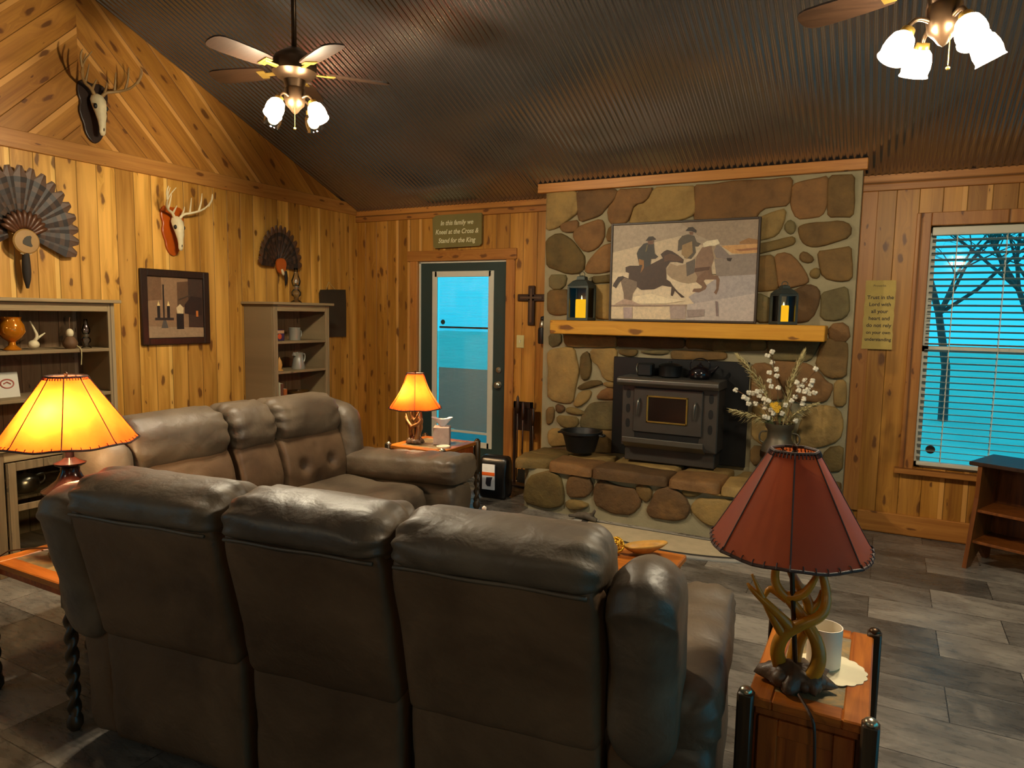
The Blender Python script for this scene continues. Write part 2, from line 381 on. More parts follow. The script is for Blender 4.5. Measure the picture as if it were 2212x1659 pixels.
    def build(s, name, mat, parent=None, smooth=False, auto=None, bevel=0, sub=0, loc=None, rotz=0, fix=True):
        me = bpy.data.meshes.new(name); me.from_pydata([tuple(v) for v in s.v], [], s.f)
        mats = mat if isinstance(mat, (list, tuple)) else [mat]
        for k in mats: me.materials.append(k)
        if len(mats) > 1:
            for p, k in zip(me.polygons, s.m): p.material_index = k
        if any(c is not None for c in s.c):
            at_ = me.attributes.new(s.attr if hasattr(s, 'attr') else 'col', 'FLOAT_COLOR', 'CORNER')
            for p, c in zip(me.polygons, s.c):
                for li in p.loop_indices: at_.data[li].color = (*(c or (1, 1, 1)), 1)
        if fix:
            bm = bmesh.new(); bm.from_mesh(me); bmesh.ops.recalc_face_normals(bm, faces=bm.faces); bm.to_mesh(me); bm.free()
        me.update()
        o = bpy.data.objects.new(name, me); COL.objects.link(o)
        if parent is not None: o.parent = parent
        if loc: o.location = loc
        if rotz: o.rotation_euler.z = rotz
        if smooth or auto:
            for p in me.polygons: p.use_smooth = True
            if not smooth:
                me.set_sharp_from_angle(angle=rad(auto))
        if bevel:
            b = o.modifiers.new('bevel', 'BEVEL'); b.width = bevel; b.segments = 2; b.limit_method = 'ANGLE'; b.angle_limit = rad(40)
        if sub:
            q = o.modifiers.new('sub', 'SUBSURF'); q.levels = sub; q.render_levels = sub
        return o

def tag(o, label=None, cat=None, group=None, kind=None):
    if label: o['label'] = label
    if cat: o['category'] = cat
    if group: o['group'] = group
    if kind: o['kind'] = kind
    return o
def thing(name, label, cat, loc=(0, 0, 0), rotz=0, group=None):
    o = bpy.data.objects.new(name, None); COL.objects.link(o); o.location = loc; o.rotation_euler.z = rotz; o.empty_display_size = .05
    return tag(o, label, cat, group)
def struct(name, mb, mat, label=None, **kw):
    o = mb.build(name, mat, **kw)
    if kw.get('parent') is None: o['kind'] = 'structure'
    if label: o['label'] = label
    return o
def copy_tree(o, parent=None):
    c = o.copy(); COL.objects.link(c)
    if parent: c.parent = parent
    for ch in [k for k in bpy.data.objects if k.parent == o]: copy_tree(ch, c)
    return c
def catmull(pts, n=6, closed=True):
    out = []; m = len(pts)
    for i in range(m if closed else m-1):
        p0, p1, p2, p3 = [pts[(i+k) % m] if closed else pts[min(max(i+k, 0), m-1)] for k in (-1, 0, 1, 2)]
        for j in range(n):
            t = j/n
            out.append(tuple(.5*((2*b)+(-a+c)*t+(2*a-5*b+4*c-d)*t*t+(-a+3*b-3*c+d)*t**3) for a, b, c, d in zip(p0, p1, p2, p3)))
    if not closed: out.append(tuple(pts[-1]))
    return out
def chaikin(poly, n=2):
    for _ in range(n):
        q = []
        for i in range(len(poly)):
            a, b = poly[i], poly[(i+1) % len(poly)]
            q += [tuple(a[k]*.75+b[k]*.25 for k in range(len(a))), tuple(a[k]*.25+b[k]*.75 for k in range(len(a)))]
        poly = q
    return poly
def cushion(mb, loop, x0, x1, r=.05, nx=26, seed=0, amp=.004, crown=.0, wr=.006, axis='X', dents=(), n=5, wr_len=.07, ysh=None):
    """loft of a closed (y,z) loop along x with rounded ends and leather creases"""
    lp = catmull(loop, n); cy_ = sum(p[0] for p in lp)/len(lp); cz = sum(p[1] for p in lp)/len(lp)
    vs = []; fs = []; N = len(lp); xs = [(1-math.cos(PI*i/nx))/2*.55 + i/nx*.45 for i in range(nx+1)]
    for i, t in enumerate(xs):
        x = x0+(x1-x0)*t; d = min(x-x0, x1-x); ins = r-math.sqrt(max(0, r*r-(r-d)**2)) if d < r else 0
        for k, (a, b) in enumerate(lp):
            dy, dz = a-cy_, b-cz; L = math.hypot(dy, dz)+1e-9
            q = 1-min(ins, L*.85)/L + crown*math.sin(PI*t)
            nz = noise.noise(Vector((x*6+seed*7.1, a*6, b*6)))*amp + noise.noise(Vector((x*22+seed*3.3, a*18, b*18)))*amp*.4
            nz += wr*math.exp(-d/wr_len)*math.sin(k*2*PI/N*11+seed+noise.noise(Vector((x*9, a*9, b*9)))*3)*(1 if d > .004 else 0)
            q += nz/L
            Y, Z = cy_+dy*q, cz+dz*q
            for (dx0, dz0, dr, dep) in dents:
                if a > cy_: Y -= dep*math.exp(-((x-dx0)**2+(b-dz0)**2)/(dr*dr))
            if ysh: Y += ysh(x)
            vs.append((x, Y, Z) if axis == 'X' else (Y, x, Z))
    for i in range(nx):
        for k in range(N): k2 = (k+1) % N; fs.append((i*N+k, i*N+k2, (i+1)*N+k2, (i+1)*N+k))
    fs.append(tuple(range(N))); fs.append(tuple(nx*N+k for k in range(N))[::-1])
    return mb.add(vs, fs)
def text(s, name, size, mat, parent, loc, rot, align='CENTER', sx=1., shear=0., bold=0.):
    cu = bpy.data.curves.new(name, 'FONT'); cu.body = s; cu.size = size; cu.align_x = align; cu.extrude = .0006; cu.shear = shear; cu.offset = bold
    cu.materials.append(mat); tmp = bpy.data.objects.new('tmp', cu); COL.objects.link(tmp); bpy.context.view_layer.update()
    me = bpy.data.meshes.new_from_object(tmp.evaluated_get(bpy.context.evaluated_depsgraph_get())); bpy.data.objects.remove(tmp); me.materials.clear(); me.materials.append(mat)
    o = bpy.data.objects.new(name, me); COL.objects.link(o); o.parent = parent; o.location = loc; o.rotation_euler = rot; o.scale = (sx, 1, 1); return o

# ------------------------------------------------------------------ the room
m = MB(); m.box((LF-.1, RR-.1, -.12), (RT+.1, BK+.1, 0)); struct('floor', m, M['floor'], 'floor of slate look tiles')
def wall_holes(mb, u0, u1, z0, z1, holes, put):
    """rectangular wall with rectangular holes, as boxes; put(u0,u1,z0,z1)"""
    us = sorted({u0, u1, *[h[0] for h in holes], *[h[1] for h in holes]})
    for a, b in zip(us, us[1:]):
        zs = [(z0, z1)]
        for h in holes:
            if h[0] < (a+b)/2 < h[1]:
                nz = []
                for p, q in zs:
                    if h[2] > p: nz.append((p, min(q, h[2])))
                    if h[3] < q: nz.append((max(p, h[3]), q))
                zs = nz
        for p, q in zs:
            if q-p > 1e-4: put(a, b, p, q)
DX0, DX1, DZ1 = -4.10, -3.10, 2.035       # door opening
WX0, WX1, WZ0, WZ1 = .22, 1.10, .50, 2.19
WX2, WX3 = 1.39, 2.27  # window opening
m = MB(); wall_holes(m, LF-.1, RT+.1, 0, EAVE+.02, [(DX0, DX1, 0, DZ1), (WX0, WX1, WZ0, WZ1), (WX2, WX3, WZ0, WZ1)], lambda a, b, p, q: m.box((a, BK, p), (b, BK+.14, q)))
struct('wall_back', m, M['wall_b'], 'back wall of vertical knotty cedar boards')
m = MB(); m.mi = 0; wall_holes(m, RR, BK, 0, EAVE-.02, WINL, lambda a, b, p, q: m.box((LF-.1, a, p), (LF, b, q)))
m.mi = 1
ys = [RR, -1.0, RIDGE, BK]; poly = [(RR, EAVE-.02), (BK, EAVE-.02), (BK, EAVE+.03), (RIDGE, ceil_z(RIDGE)+.03), (-.03, 2.53), (RR, 2.53)]
m.prism(poly, LF-.1, LF, 'YZ'); struct('wall_left', m, [M['wall_l'], M['gable']], 'left wall of cedar boards with chevron gable')
m = MB(); wall_holes(m, RR, BK, 0, 2.52, WINR, lambda a, b, p, q: m.box((RT, a, p), (RT+.1, b, q)))
m.prism([(-.03, 2.52), (BK, 2.52), (BK, EAVE+.03), (RIDGE, ceil_z(RIDGE)+.03)], RT, RT+.1, 'YZ'); struct('wall_right', m, M['wall_l'])
m = MB(); wall_holes(m, LF-.1, RT+.1, 0, 2.52, WINB, lambda a, b, p, q: m.box((a, RR-.1, p), (b, RR, q))); struct('wall_rear', m, M['wall_b'])
# corrugated ceiling: front slope is real corrugation
m = MB(); pitch = .043; n = int((RT-LF+.1)/pitch*8); vs = []; fs = []
for i in range(n+1):
    x = LF-.02+i*pitch/8; w = .0062*math.cos(2*PI*i/8)
    for y in (BK, RIDGE): vs.append((x, y, EAVE+(BK-y)*SL+w))
for i in range(n): fs.append((2*i, 2*i+1, 2*i+3, 2*i+2))
m.add(vs, fs)
vs = [(v[0], 2*RIDGE-v[1] if v[1] > RIDGE+.01 else v[1], v[2]) for v in vs]; vs = [(x, max(y, -.005) if y < RIDGE-.01 else y, z) for x, y, z in vs]
m.add([(x, (.10 if y < RIDGE-.01 else y), (EAVE if y < RIDGE-.01 else z)) for x, y, z in vs], [tuple(reversed(f)) for f in fs])
m.add([(LF-.1, .10, EAVE), (RT+.1, .10, EAVE), (RT+.1, RR-.1, EAVE), (LF-.1, RR-.1, EAVE)], [(0, 1, 2, 3)])
struct('ceiling', m, M['tin'], 'sloping corrugated tin ceiling', smooth=True, fix=False)
# roof deck above the tin keeps the daylight out
m = MB(); zr = EAVE+(BK-RIDGE)*SL
m.add([(LF-.2, BK+.3, EAVE+.02-.12), (RT+.2, BK+.3, EAVE+.02-.12), (RT+.2, RIDGE, zr+.04), (LF-.2, RIDGE, zr+.04), (LF-.2, .0, EAVE+.04), (RT+.2, .0, EAVE+.04), (LF-.2, RR-.2, EAVE+.04), (RT+.2, RR-.2, EAVE+.04)],
      [(0, 1, 2, 3), (3, 2, 5, 4), (4, 5, 7, 6)]); 
o = struct('roof', m, M['plaster']); s_ = o.modifiers.new('solid', 'SOLIDIFY'); s_.thickness = .08; s_.offset = 1

# trim boards
def trim(n, a, b, mat, par=None, label=None):
    m = MB(); m.rbox(a, b, .004); return struct('trim_%d' % n, m, mat, label, parent=par)
CX0, CX1 = -2.625, -.216
trim(1, (LF, BK-.025, EAVE-.10), (CX0, BK, EAVE+.012), M['trim_x'], label='cedar crown board above the door')
trim(2, (CX1, BK-.025, EAVE-.10), (RT, BK, EAVE+.012), M['trim_x'], label='cedar crown board above the window')
trim(3, (LF, RR, EAVE-.03), (LF+.022, BK-.025, EAVE+.085), M['trim_y'], label='long cedar band board on the left wall')
trim(4, (CX0-.06, CH-.05, ceil_z(CH-.05)-.085), (CX1+.03, CH, ceil_z(CH-.02)+.003), M['trim_x'], label='cedar board capping the stone chimney')
trim(5, (CX1, BK-.022, .14), (CX1+.10, BK, EAVE-.1), M['trim_z'], label='upright cedar corner board right of the chimney')
trim(6, (CX1+.10, BK-.025, .0), (RT, BK, .15), M['trim_x']); bpy.data.objects['trim_6'].name = 'baseboard_back'
m = MB(); m.rbox((LF, BK-.02, 0), (DX0-.11, BK, .12), .004); struct('baseboard_left', m, M['trim_x'])
trim(7, (DX0-.12, BK-.024, DZ1+.0), (DX1+.10, BK, DZ1+.10), M['trim_x'], label='cedar head casing over the door')
trim(8, (DX1-.005, BK-.024, 0), (DX1+.085, BK, DZ1), M['trim_z'])
trim(9, (DX0-.085, BK-.024, 0), (DX0+.005, BK, DZ1), M['trim_z'])

# door
d = bpy.data.objects.new('door_1', None); COL.objects.link(d); d.location = (DX0+.02, BK+.045, .01); tag(d, 'dark green door with full glass lite and blinds', kind='structure')
dw = DX1-DX0-.04; dh = DZ1-.03
gx0, gx1, gz0, gz1 = .165, .80, .27, 1.90
m = MB(); wall_holes(m, 0, dw, 0, dh, [(gx0, gx1, gz0, gz1)], lambda a, b, p, q: m.box((a, -.022, p), (b, .022, q))); m.build('door_panel', M['door_g'], d)
m = MB()
for a, b in (((gx0-.028, -.034, gz0-.028), (gx0+.028, -.018, gz1+.028)), ((gx1-.028, -.034, gz0-.028), (gx1+.028, -.018, gz1+.028)), ((gx0, -.034, gz1-.028), (gx1, -.018, gz1+.028)), ((gx0, -.034, gz0-.028), (gx1, -.018, gz0+.028))): m.rbox(a, b, .005)
m.rbox((gx0+.028, -.03, gz0+.10), (gx1-.028, -.02, gz0+.125), .003)
m.build('lite_frame', M['white'], d)
m = MB(); m.box((gx0, -.006, gz0), (gx1, -.004, gz1)); m.build('glass', M['pane'], d)
m = MB(); z = gz0+.13
while z < gz1-.03:
    low = z < 1.0; a = rad(62 if low else 10)
    T = Matrix.Translation((0, .008, z)) @ Matrix.Rotation(a, 4, 'X'); m.box((gx0+.03, -.006, -.0004), (gx1-.03, .006, .0004), T); z += .0128
m.build('blind_slats', M['slat'], d)
m = MB(); m.box((gx0+.03, .012, 1.38), (gx1-.03, .02, 1.40)); m.build('storm_rail', M['stove'], d)
m = MB(); m.lathe([(.0, 0), (.024, 0), (.024, .002)], 20, Matrix.Translation((gx0+.085, -.0075, 1.44)) @ Matrix.Rotation(rad(90), 4, 'X')); m.build('round_sticker', M['door_g'], d)
for zz, nm in ((1.005, 'deadbolt'), (.865, 'door_knob')):
    m = MB(); T = Matrix.Translation((dw-.065, -.022, zz)) @ Matrix.Rotation(rad(90), 4, 'X')
    m.lathe([(.03, 0), (.03, .008), (.012, .012), (.012, .03), (.026, .038), (.03, .05), (.02, .06), (0.001, .062)] if nm == 'door_knob' else [(.028, 0), (.026, .016), (.01, .018), (.01, .03), (.001, .031)], 20, T)
    m.build(nm, M['nickel'], d, auto=40)
m = MB(); m.box((-.02, -.03, 0), (-.002, .02, dh+.01)); m.box((-.02, -.03, dh+.002), (dw+.02, .02, dh+.02)); m.box((dw+.002, -.01, 0), (dw+.02, .02, dh+.01)); m.build('jamb', M['white'], d)

# window
def make_window(wn, WX0, WX1):
    w = bpy.data.objects.new('window_%d' % wn, None); COL.objects.link(w); w.location = ((WX0+WX1)/2, BK, WZ0); tag(w, 'double hung window beside the right edge' if wn == 1 else 'second window of the pair, past the right edge', kind='structure')
    hw = (WX1-WX0)/2; hh = WZ1-WZ0
    m = MB()
    for a, b in (((-hw-.09, -.024, -.02), (-hw, 0, hh+.09)), ((hw, -.024, -.02), (hw+.09, 0, hh+.09)), ((-hw, -.024, hh), (hw, 0, hh+.09))): m.rbox(a, b, .004)
    m.build('casing', M['trim_z'], w)
    m = MB(); m.rbox((-hw-.12, -.06, -.045), (hw+.12, .02, -.005), .005); m.build('sill', M['trim_x'], w)
    m = MB()
    for z0, z1, y in ((0, hh/2+.02, .05), (hh/2-.02, hh, .075)):
        m.box((-hw, y, z0), (-hw+.04, y+.03, z1)); m.box((hw-.04, y, z0), (hw, y+.03, z1)); m.box((-hw, y, z0), (hw, y+.03, z0+.04)); m.box((-hw, y, z1-.04), (hw, y+.03, z1))
    m.build('sash', M['white'], w)
    m = MB(); m.box((-hw+.03, .062, 0), (hw-.03, .064, hh/2)); m.box((-hw+.03, .088, hh/2), (hw-.03, .09, hh)); m.build('pane', M['pane'], w)
    m = MB(); m.lathe([(.001, 0), (.03, 0), (.03, .002)], 20, Matrix.Translation((-hw+.10, .060, .13)) @ Matrix.Rotation(rad(90), 4, 'X')); m.build('round_sticker', M['stove'], w)
    b_ = thing('window_blinds', 'white horizontal slat blinds lowered over the window by the right edge' if wn == 1 else 'white slat blinds on the second window past the right edge', 'blinds', ((WX0+WX1)/2, BK+.02, WZ0+.02))
    m = MB(); m.rbox((-hw+.01, -.03, hh-.085), (hw-.01, .03, hh-.03), .004); m.build('headrail', M['white'], b_)
    m = MB(); m.rbox((-hw+.015, -.025, 0), (hw-.015, .025, .028), .004); m.build('bottom_rail', M['white'], b_)
    m = MB(); z = .06
    while z < hh-.1:
        m.box((-hw+.015, -.024, -.0012), (hw-.015, .024, .0012), Matrix.Translation((0, 0, z)) @ Matrix.Rotation(rad(-13), 4, 'X')); z += .0445
    m.build('slats', M['slat'], b_)
    m = MB()
    for x in (-hw+.16, 0, hw-.16): m.box((x-.002, -.026, .02), (x+.002, -.024, hh-.08)); m.box((x-.002, .024, .02), (x+.002, .026, hh-.08))
    m.build('ladder_cords', M['white'], b_)
make_window(1, WX0, WX1); make_window(2, WX2, WX3)

# ------------------------------------------------------------------ outside
m = MB(); m.box((-40, BK+.16, -.4), (40, 60, -.3)); m.box((RT+.2, -40, -.4), (60, BK, -.3)); m.box((-40, -60, -.4), (RT, RR-.2, -.3)); tag(m.build('ground', plain('pale wet ground', (190, 204, 186), .9, vscale=1)), kind='structure')
m = MB(); m.box((-5.2, BK+.2, -.3), (-2.2, BK+2.4, -.06)); tag(m.build('porch_slab', plain('porch concrete', (120, 118, 112), .9)), kind='structure')
def bare_tree(x, y, h, seed, label):
    rnd = random.Random(seed); mb = MB()
    def br(p, d, L, r, dep):
        pts = [p]; q = p.copy(); dd = d.copy()
        for i in range(4):
            dd = (dd+Vector((rnd.uniform(-.25, .25), rnd.uniform(-.25, .25), rnd.uniform(-.08, .15)))).normalized(); q = q+dd*L/4; pts.append(q.copy())
        mb.tube(pts, [r*(1-.15*i) for i in range(5)], 5)
        if dep:
            for k in range(4 if dep > 1 else 5):
                a = rnd.uniform(0, 2*PI); dn = (dd*.5+Vector((math.cos(a), math.sin(a), rnd.uniform(-.1, .6)))*.8).normalized(); br(pts[rnd.choice((2, 3, 4))], dn, L*rnd.uniform(.5, .72), r*.42, dep-1)
    br(Vector((0, 0, 0)), Vector((0, 0, 1)), h, h*.022, 4)
    t = thing('bare_tree', label, 'tree', (x, y, -.3), 0, 'bare trees outside')
    mb.build('branches', M['bark'], t)
M['bark'] = plain('grey bark', (60, 66, 66), .9)
bare_tree(2.1, 12.5, 3.2, 3, 'bare tree at the right of the view through the window blinds')
bare_tree(1.0, 15.0, 4.0, 12, 'bare tree in the middle of the view through the window')
bare_tree(3.2, 17.0, 4.2, 21, 'bare tree farthest right beyond the window')
bare_tree(-1.2, 17.0, 4.2, 8, 'bare tree far behind the house to the left')

# ------------------------------------------------------------------ stone fireplace
fp = thing('stone_fireplace', 'fieldstone fireplace with raised hearth under a cedar cap board', 'fireplace', ((CX0+CX1)/2, CH, 0))
FX = (CX0+CX1)/2
HY = 4.86; HT = .33
m = MB(); m.prism([(CH, .0), (BK-.002, 0), (BK-.002, ceil_z(BK)-.012), (CH, ceil_z(CH)-.012)], CX0, CX1, 'YZ', Matrix.Translation((-FX, -CH, 0))); m.build('chimney_breast', M['mortar'], fp)
SIDE = .0
m = MB(); hp = [(-2.50, HY+.05), (-2.44, HY), (CX1, HY), (CX1, CH), (-2.52, CH)]
m.prism([(a-FX, b-CH) for a, b in hp], 0, HT, 'XY'); m.build('hearth_base', M['mortar'], fp)
rs = random.Random(5)
STC = [(88, 72, 40), (104, 86, 50), (96, 74, 42), (120, 98, 58), (84, 62, 38), (110, 80, 48), (92, 82, 54), (128, 104, 62)]
def stone(mb, poly, h=.03, col=None, plane='XZ', off=0.):
    """rough domed stone from a 2-d outline"""
    q = []
    for i in range(len(poly)):
        a, b = poly[i], poly[(i+1) % len(poly)]; L = math.hypot(b[0]-a[0], b[1]-a[1]); k = max(1, int(L/.07))
        for j in range(k): t = j/k; q.append((a[0]*(1-t)+b[0]*t+rs.uniform(-.006, .006)*(j > 0), a[1]*(1-t)+b[1]*t+rs.uniform(-.006, .006)*(j > 0)))
    q = chaikin(q, 1); n = len(q)
    mx, mz = sum(p[0] for p in q)/n, sum(p[1] for p in q)/n; q = [(mx+(a-mx)*(1+.010/(math.hypot(a-mx, b-mz)+.01)), mz+(b-mz)*(1+.010/(math.hypot(a-mx, b-mz)+.01))) for a, b in q]; cx = sum(p[0] for p in q)/n; cz = sum(p[1] for p in q)/n
    vs = []; fs = []; rings = [(0, -.01), (.0, .5), (.005, .82), (.015, .97), (.045, 1.03)]
    sd = rs.uniform(0, 50); tx, tz = rs.uniform(-.05, .05), rs.uniform(-.05, .05)
    for ins, dz in rings:
        for p in q:
            L = math.hypot(p[0]-cx, p[1]-cz)+1e-6; k = max(.25, 1-ins/L); X, Z = cx+(p[0]-cx)*k, cz+(p[1]-cz)*k
            D = h*dz + (noise.noise(Vector((X*7, Z*7, sd)))*.008 + (X-cx)*tx+(Z-cz)*tz)*(dz > .3)
            vs.append((X, D, Z))
    vs.append((cx, h*1.08+noise.noise(Vector((cx*7, cz*7, sd)))*.008, cz))
    for r_ in range(len(rings)-1):
        for k in range(n): k2 = (k+1) % n; fs.append((r_*n+k, r_*n+k2, (r_+1)*n+k2, (r_+1)*n+k))
    for k in range(n): fs.append(((len(rings)-1)*n+k, (len(rings)-1)*n+(k+1) % n, len(vs)-1))
    c = col or rs.choice(STC); f = rs.uniform(1.1, 1.5); mb.cc = tuple(v*f for v in lin(c))
    if plane == 'XZ': vs = [(x, off-d_, z) for x, d_, z in vs]
    elif plane == 'XY': vs = [(x, z, off+d_) for x, d_, z in vs]
    mb.add(vs, fs); mb.cc = None
def px_poly(pts, org, s, axis, val):
    out = []
    for a, b in pts:
        p = at(org[0]+a/s, org[1]+b/s, axis, val); out.append((p.x, p.z))
    return out
CA = [[(55,165),(380,170),(395,390),(170,560),(55,590)],[(390,170),(820,150),(800,240),(680,360),(640,420),(420,500),(395,400)],[(840,150),(1215,130),(1120,290),(1000,310),(930,500),(740,520),(720,350),(800,270)],
 [(1230,130),(1660,110),(1660,420),(1500,480),(960,520),(1020,320),(1150,290)],[(210,520),(395,480),(390,590),(290,615),(215,590)],[(340,640),(400,560),(640,470),(680,540),(670,690),(590,790),(480,825),(400,750)],
 [(55,700),(190,620),(300,680),(470,890),(440,1050),(280,1060),(60,980)],[(470,1050),(490,960),(660,770),(860,720),(860,1010),(600,1060)],[(90,1080),(275,1080),(240,1220),(95,1230)],[(75,1250),(290,1240),(300,1490),(160,1510),(70,1480)],
 [(550,1090),(900,1080),(900,1140),(570,1170)],[(540,1190),(940,1180),(940,1560),(590,1540)],[(310,1240),(520,1200),(520,1520),(320,1520)],[(740,540),(900,530),(900,700),(700,700)]]
CB = [[(10,190),(1000,110),(960,400),(680,430),(600,560),(10,570)],[(1010,190),(1370,100),(1350,400),(1300,500),(1050,530),(990,400)],[(1380,100),(1640,90),(1620,510),(1370,510)],[(640,540),(690,520),(940,430),(900,600),(840,700),(600,760)],
 [(920,620),(970,545),(1035,590),(1020,670),(970,685)],[(600,810),(1015,715),(1025,790),(600,910)],[(1065,640),(1100,600),(1480,555),(1600,600),(1590,720),(1290,810),(1180,815),(1100,760)],[(560,935),(810,910),(860,1250),(560,1270)],
 [(820,910),(960,880),(1070,990),(1160,1130),(1160,1190),(880,1250)],[(1085,900),(1130,870),(1225,940),(1180,985),(1090,960)],[(1185,1080),(1240,1040),(1285,1060),(1270,1140),(1200,1130)],[(1265,870),(1600,820),(1610,1150),(1480,1170),(1320,1130),(1290,1000)],
 [(960,1300),(1160,1205),(1270,1250),(1280,1370),(1200,1560),(1060,1590),(960,1560)],[(1300,1300),(1560,1230),(1580,1500),(1480,1570),(1290,1560),(1310,1400)],[(640,1290),(800,1370),(800,1580),(640,1590)],[(1380,1620),(1560,1600),(1600,1780),(1390,1790)]]
CC = [[(90,60),(230,50),(230,180),(100,220)],[(265,70),(900,90),(900,220),(420,220),(290,200)],[(85,270),(300,230),(390,240),(440,500),(420,600),(370,880),(250,885),(80,830)],[(470,320),(560,270),(590,440),(570,590),(490,610),(465,520)],
 [(600,250),(890,240),(890,640),(740,600),(700,450),(600,380)],[(930,250),(1140,250),(1130,310),(1080,330),(930,300)],[(1170,270),(1540,260),(1480,310),(1300,300)],[(1560,260),(2200,280),(2200,370),(1560,370)],[(920,100),(1700,110),(1700,230),(920,220)],[(1730,110),(2500,120),(2480,250),(1740,240)],
 [(420,700),(560,630),(690,620),(720,660),(700,670),(480,730)],[(740,640),(880,650),(880,700),(760,690)],[(400,870),(460,750),(600,740),(560,850),(450,930),(390,910)],[(650,830),(740,720),(870,720),(870,840)],[(540,950),(600,890),(870,880),(870,1200),(470,1180),(470,1080)],
 [(300,950),(360,940),(530,1000),(480,1030),(310,1000)],[(190,1040),(430,1060),(430,1160),(320,1190),(200,1130)],[(70,950),(150,940),(140,1100),(70,1150)],[(170,900),(270,930),(260,990),(180,1000)],[(70,1240),(150,1190),(300,1230),(330,1380),(100,1400)],[(80,1430),(700,1400),(700,1500),(80,1500)],[(600,1220),(870,1220),(870,1480),(600,1480)]]
CD = [[(0,90),(440,90),(440,180),(0,190)],[(460,90),(900,90),(800,270),(480,250)],[(960,20),(1120,10),(1110,50),(960,45)],[(900,130),(960,80),(1115,110),(1110,400),(960,410),(860,300)],[(500,270),(800,300),(940,440),(1000,470),(960,580),(900,610),(640,600)],
 [(1015,440),(1105,430),(1105,640),(1010,640)],[(780,680),(900,640),(1050,670),(1085,800),(1050,930),(900,980),(720,990),(700,900)],[(945,1000),(1085,980),(1085,1180),(960,1190),(900,1150)],[(330,640),(600,620),(680,760),(660,960),(410,960),(330,900)],[(320,980),(420,990),(420,1130),(320,1130)],
 [(320,300),(470,290),(600,580),(330,600)],[(440,1000),(860,1020),(860,1140),(440,1140)]]
m = MB(); m.attr = 'stonecol'
T0 = Matrix.Translation((-FX, -CH, 0))
for polys, org, s in ((CA, (1170, 380), 5.029), (CB, (1500, 360), 4.739), (CC, (1170, 710), 5.53), (CD, (1540, 710), 3.858)):
    for P in polys:
        q = px_poly(P, org, s, 1, CH-.01); q = [(min(max(x, CX0+.012), CX1-.012)-FX, min(max(z, HT+.05), ceil_z(CH)-.05)) for x, z in q]
        stone(m, q, .028)
# the narrow right return of the chimney breast and hidden middle rows
for z0 in (.45, .8, 1.12, 1.5, 1.85, 2.2):
    q = [(CX1+.0, z0), (CX1, z0+.3)]
st = m.build('stonework', M['stone'], fp, smooth=True)
m = MB(); m.attr = 'stonecol'
HE = [[(110,480),(180,370),(360,320),(450,370),(480,560),(470,620),(330,640),(110,580)],[(510,430),(560,340),(700,340),(740,460),(690,540),(520,540)],[(510,580),(600,575),(720,620),(600,660),(510,640)],[(760,450),(830,390),(980,460),(1130,480),(1170,610),(1080,700),(920,690),(760,610)],
 [(1115,470),(1180,420),(1260,480),(1250,570),(1190,585)],[(1220,650),(1300,500),(1380,460),(1480,480),(1590,600),(1580,720),(1480,755),(1250,725)],[(1530,490),(1600,450),(1720,490),(1650,540),(1560,540)],[(1610,630),(1680,560),(2020,580),(1990,800),(1760,790),(1640,700)],[(1780,480),(1950,490),(2080,540),(1900,545),(1780,520)],
 [(2060,600),(2400,560),(2450,820),(2060,820)],[(2480,560),(2650,530),(2860,560),(2860,830),(2480,830)]]
for P in HE:
    q = px_poly(P, (1100, 940), 4.096, 1, HY-.01); q = [(min(max(x, -2.47), CX1-.01)-FX, min(max(z, .012), HT-.005)) for x, z in q]; stone(m, q, .03, off=HY-CH)
m.build('hearth_face_stones', M['stone'], fp, smooth=True)
m = MB(); m.attr = 'stonecol'   # flagstones on top
for x0, x1, l0, l1 in ((-2.60, -2.26, .0, .10), (-2.25, -1.90, .03, .0), (-1.87, -1.33, -.01, .02), (-1.30, -.96, .02, .01), (-.93, -.50, .0, .02), (-.47, -.215, .01, .0)):
    q = [(x0-FX+(.07 if x0 < -2.5 else 0), HY-.055+l0-CH), (x1-FX, HY-.05+l1-CH), (x1-FX+.01, HY+.27-CH), (x0-FX-.005, HY+.25-CH)]
    c = rs.choice(STC); h0 = HT+.0
    stone(m, q, .075, c, 'XY', HT-.003)
    stone(m, [(x0-FX+.0, HY+.28-CH), (x1-FX-.02, HY+.29-CH), (x1-FX-.01, -.03), (x0-FX+.03, -.03)], .06, rs.choice(STC), 'XY', HT-.003)
m.build('hearth_flagstones', M['stone'], fp, smooth=True)
m = MB(); a = at(1188, 690, 1, 5.21); b = at(1782, 728, 1, 5.21)
MX0, MX1, MZ0, MZ1 = -2.45, -.375, 1.385, 1.495
m.rbox((MX0, 5.21, MZ0), (MX1, CH-.0, MZ1), .006); m.build('mantel_shelf', M['mantel'], fp, loc=(0, 0, 0)).matrix_parent_inverse = Matrix.Translation((-FX, -CH, 0))
HTOP = HT+.078

# wood stove insert
sv = thing('stove_insert', 'black and grey wood stove insert in the stone fireplace', 'stove', (-1.43, CH-.03, HTOP))
m = MB(); m.rbox((-.53, -.012, .0), (.54, .004, .80), .004); m.build('surround_panel', M['stove_d'], sv)
m = MB(); m.rbox((-.37, -.24, .12), (.37, -.005, .62), .008); 
m.rbox((-.35, -.20, .0), (.35, -.005, .14), .006); m.build('firebox', M['stove'], sv)
m = MB(); m.prism([(-.31, .60), (-.02, .60), (-.02, .665), (-.31, .665), (-.335, .65), (-.335, .625)], -.385, .385, 'YZ'); m.build('top_hood', M['iron'], sv, bevel=.004)
m = MB(); m.prism([(-.25, .115), (-.33, .165), (-.335, .205), (-.32, .205), (-.24, .155)], -.33, .29, 'YZ'); m.build('ash_lip', M['iron'], sv, bevel=.003)
m = MB(); m.rbox((-.27, -.262, .24), (.26, -.238, .585), .008); dr = m.build('stove_door', M['stove'], sv)
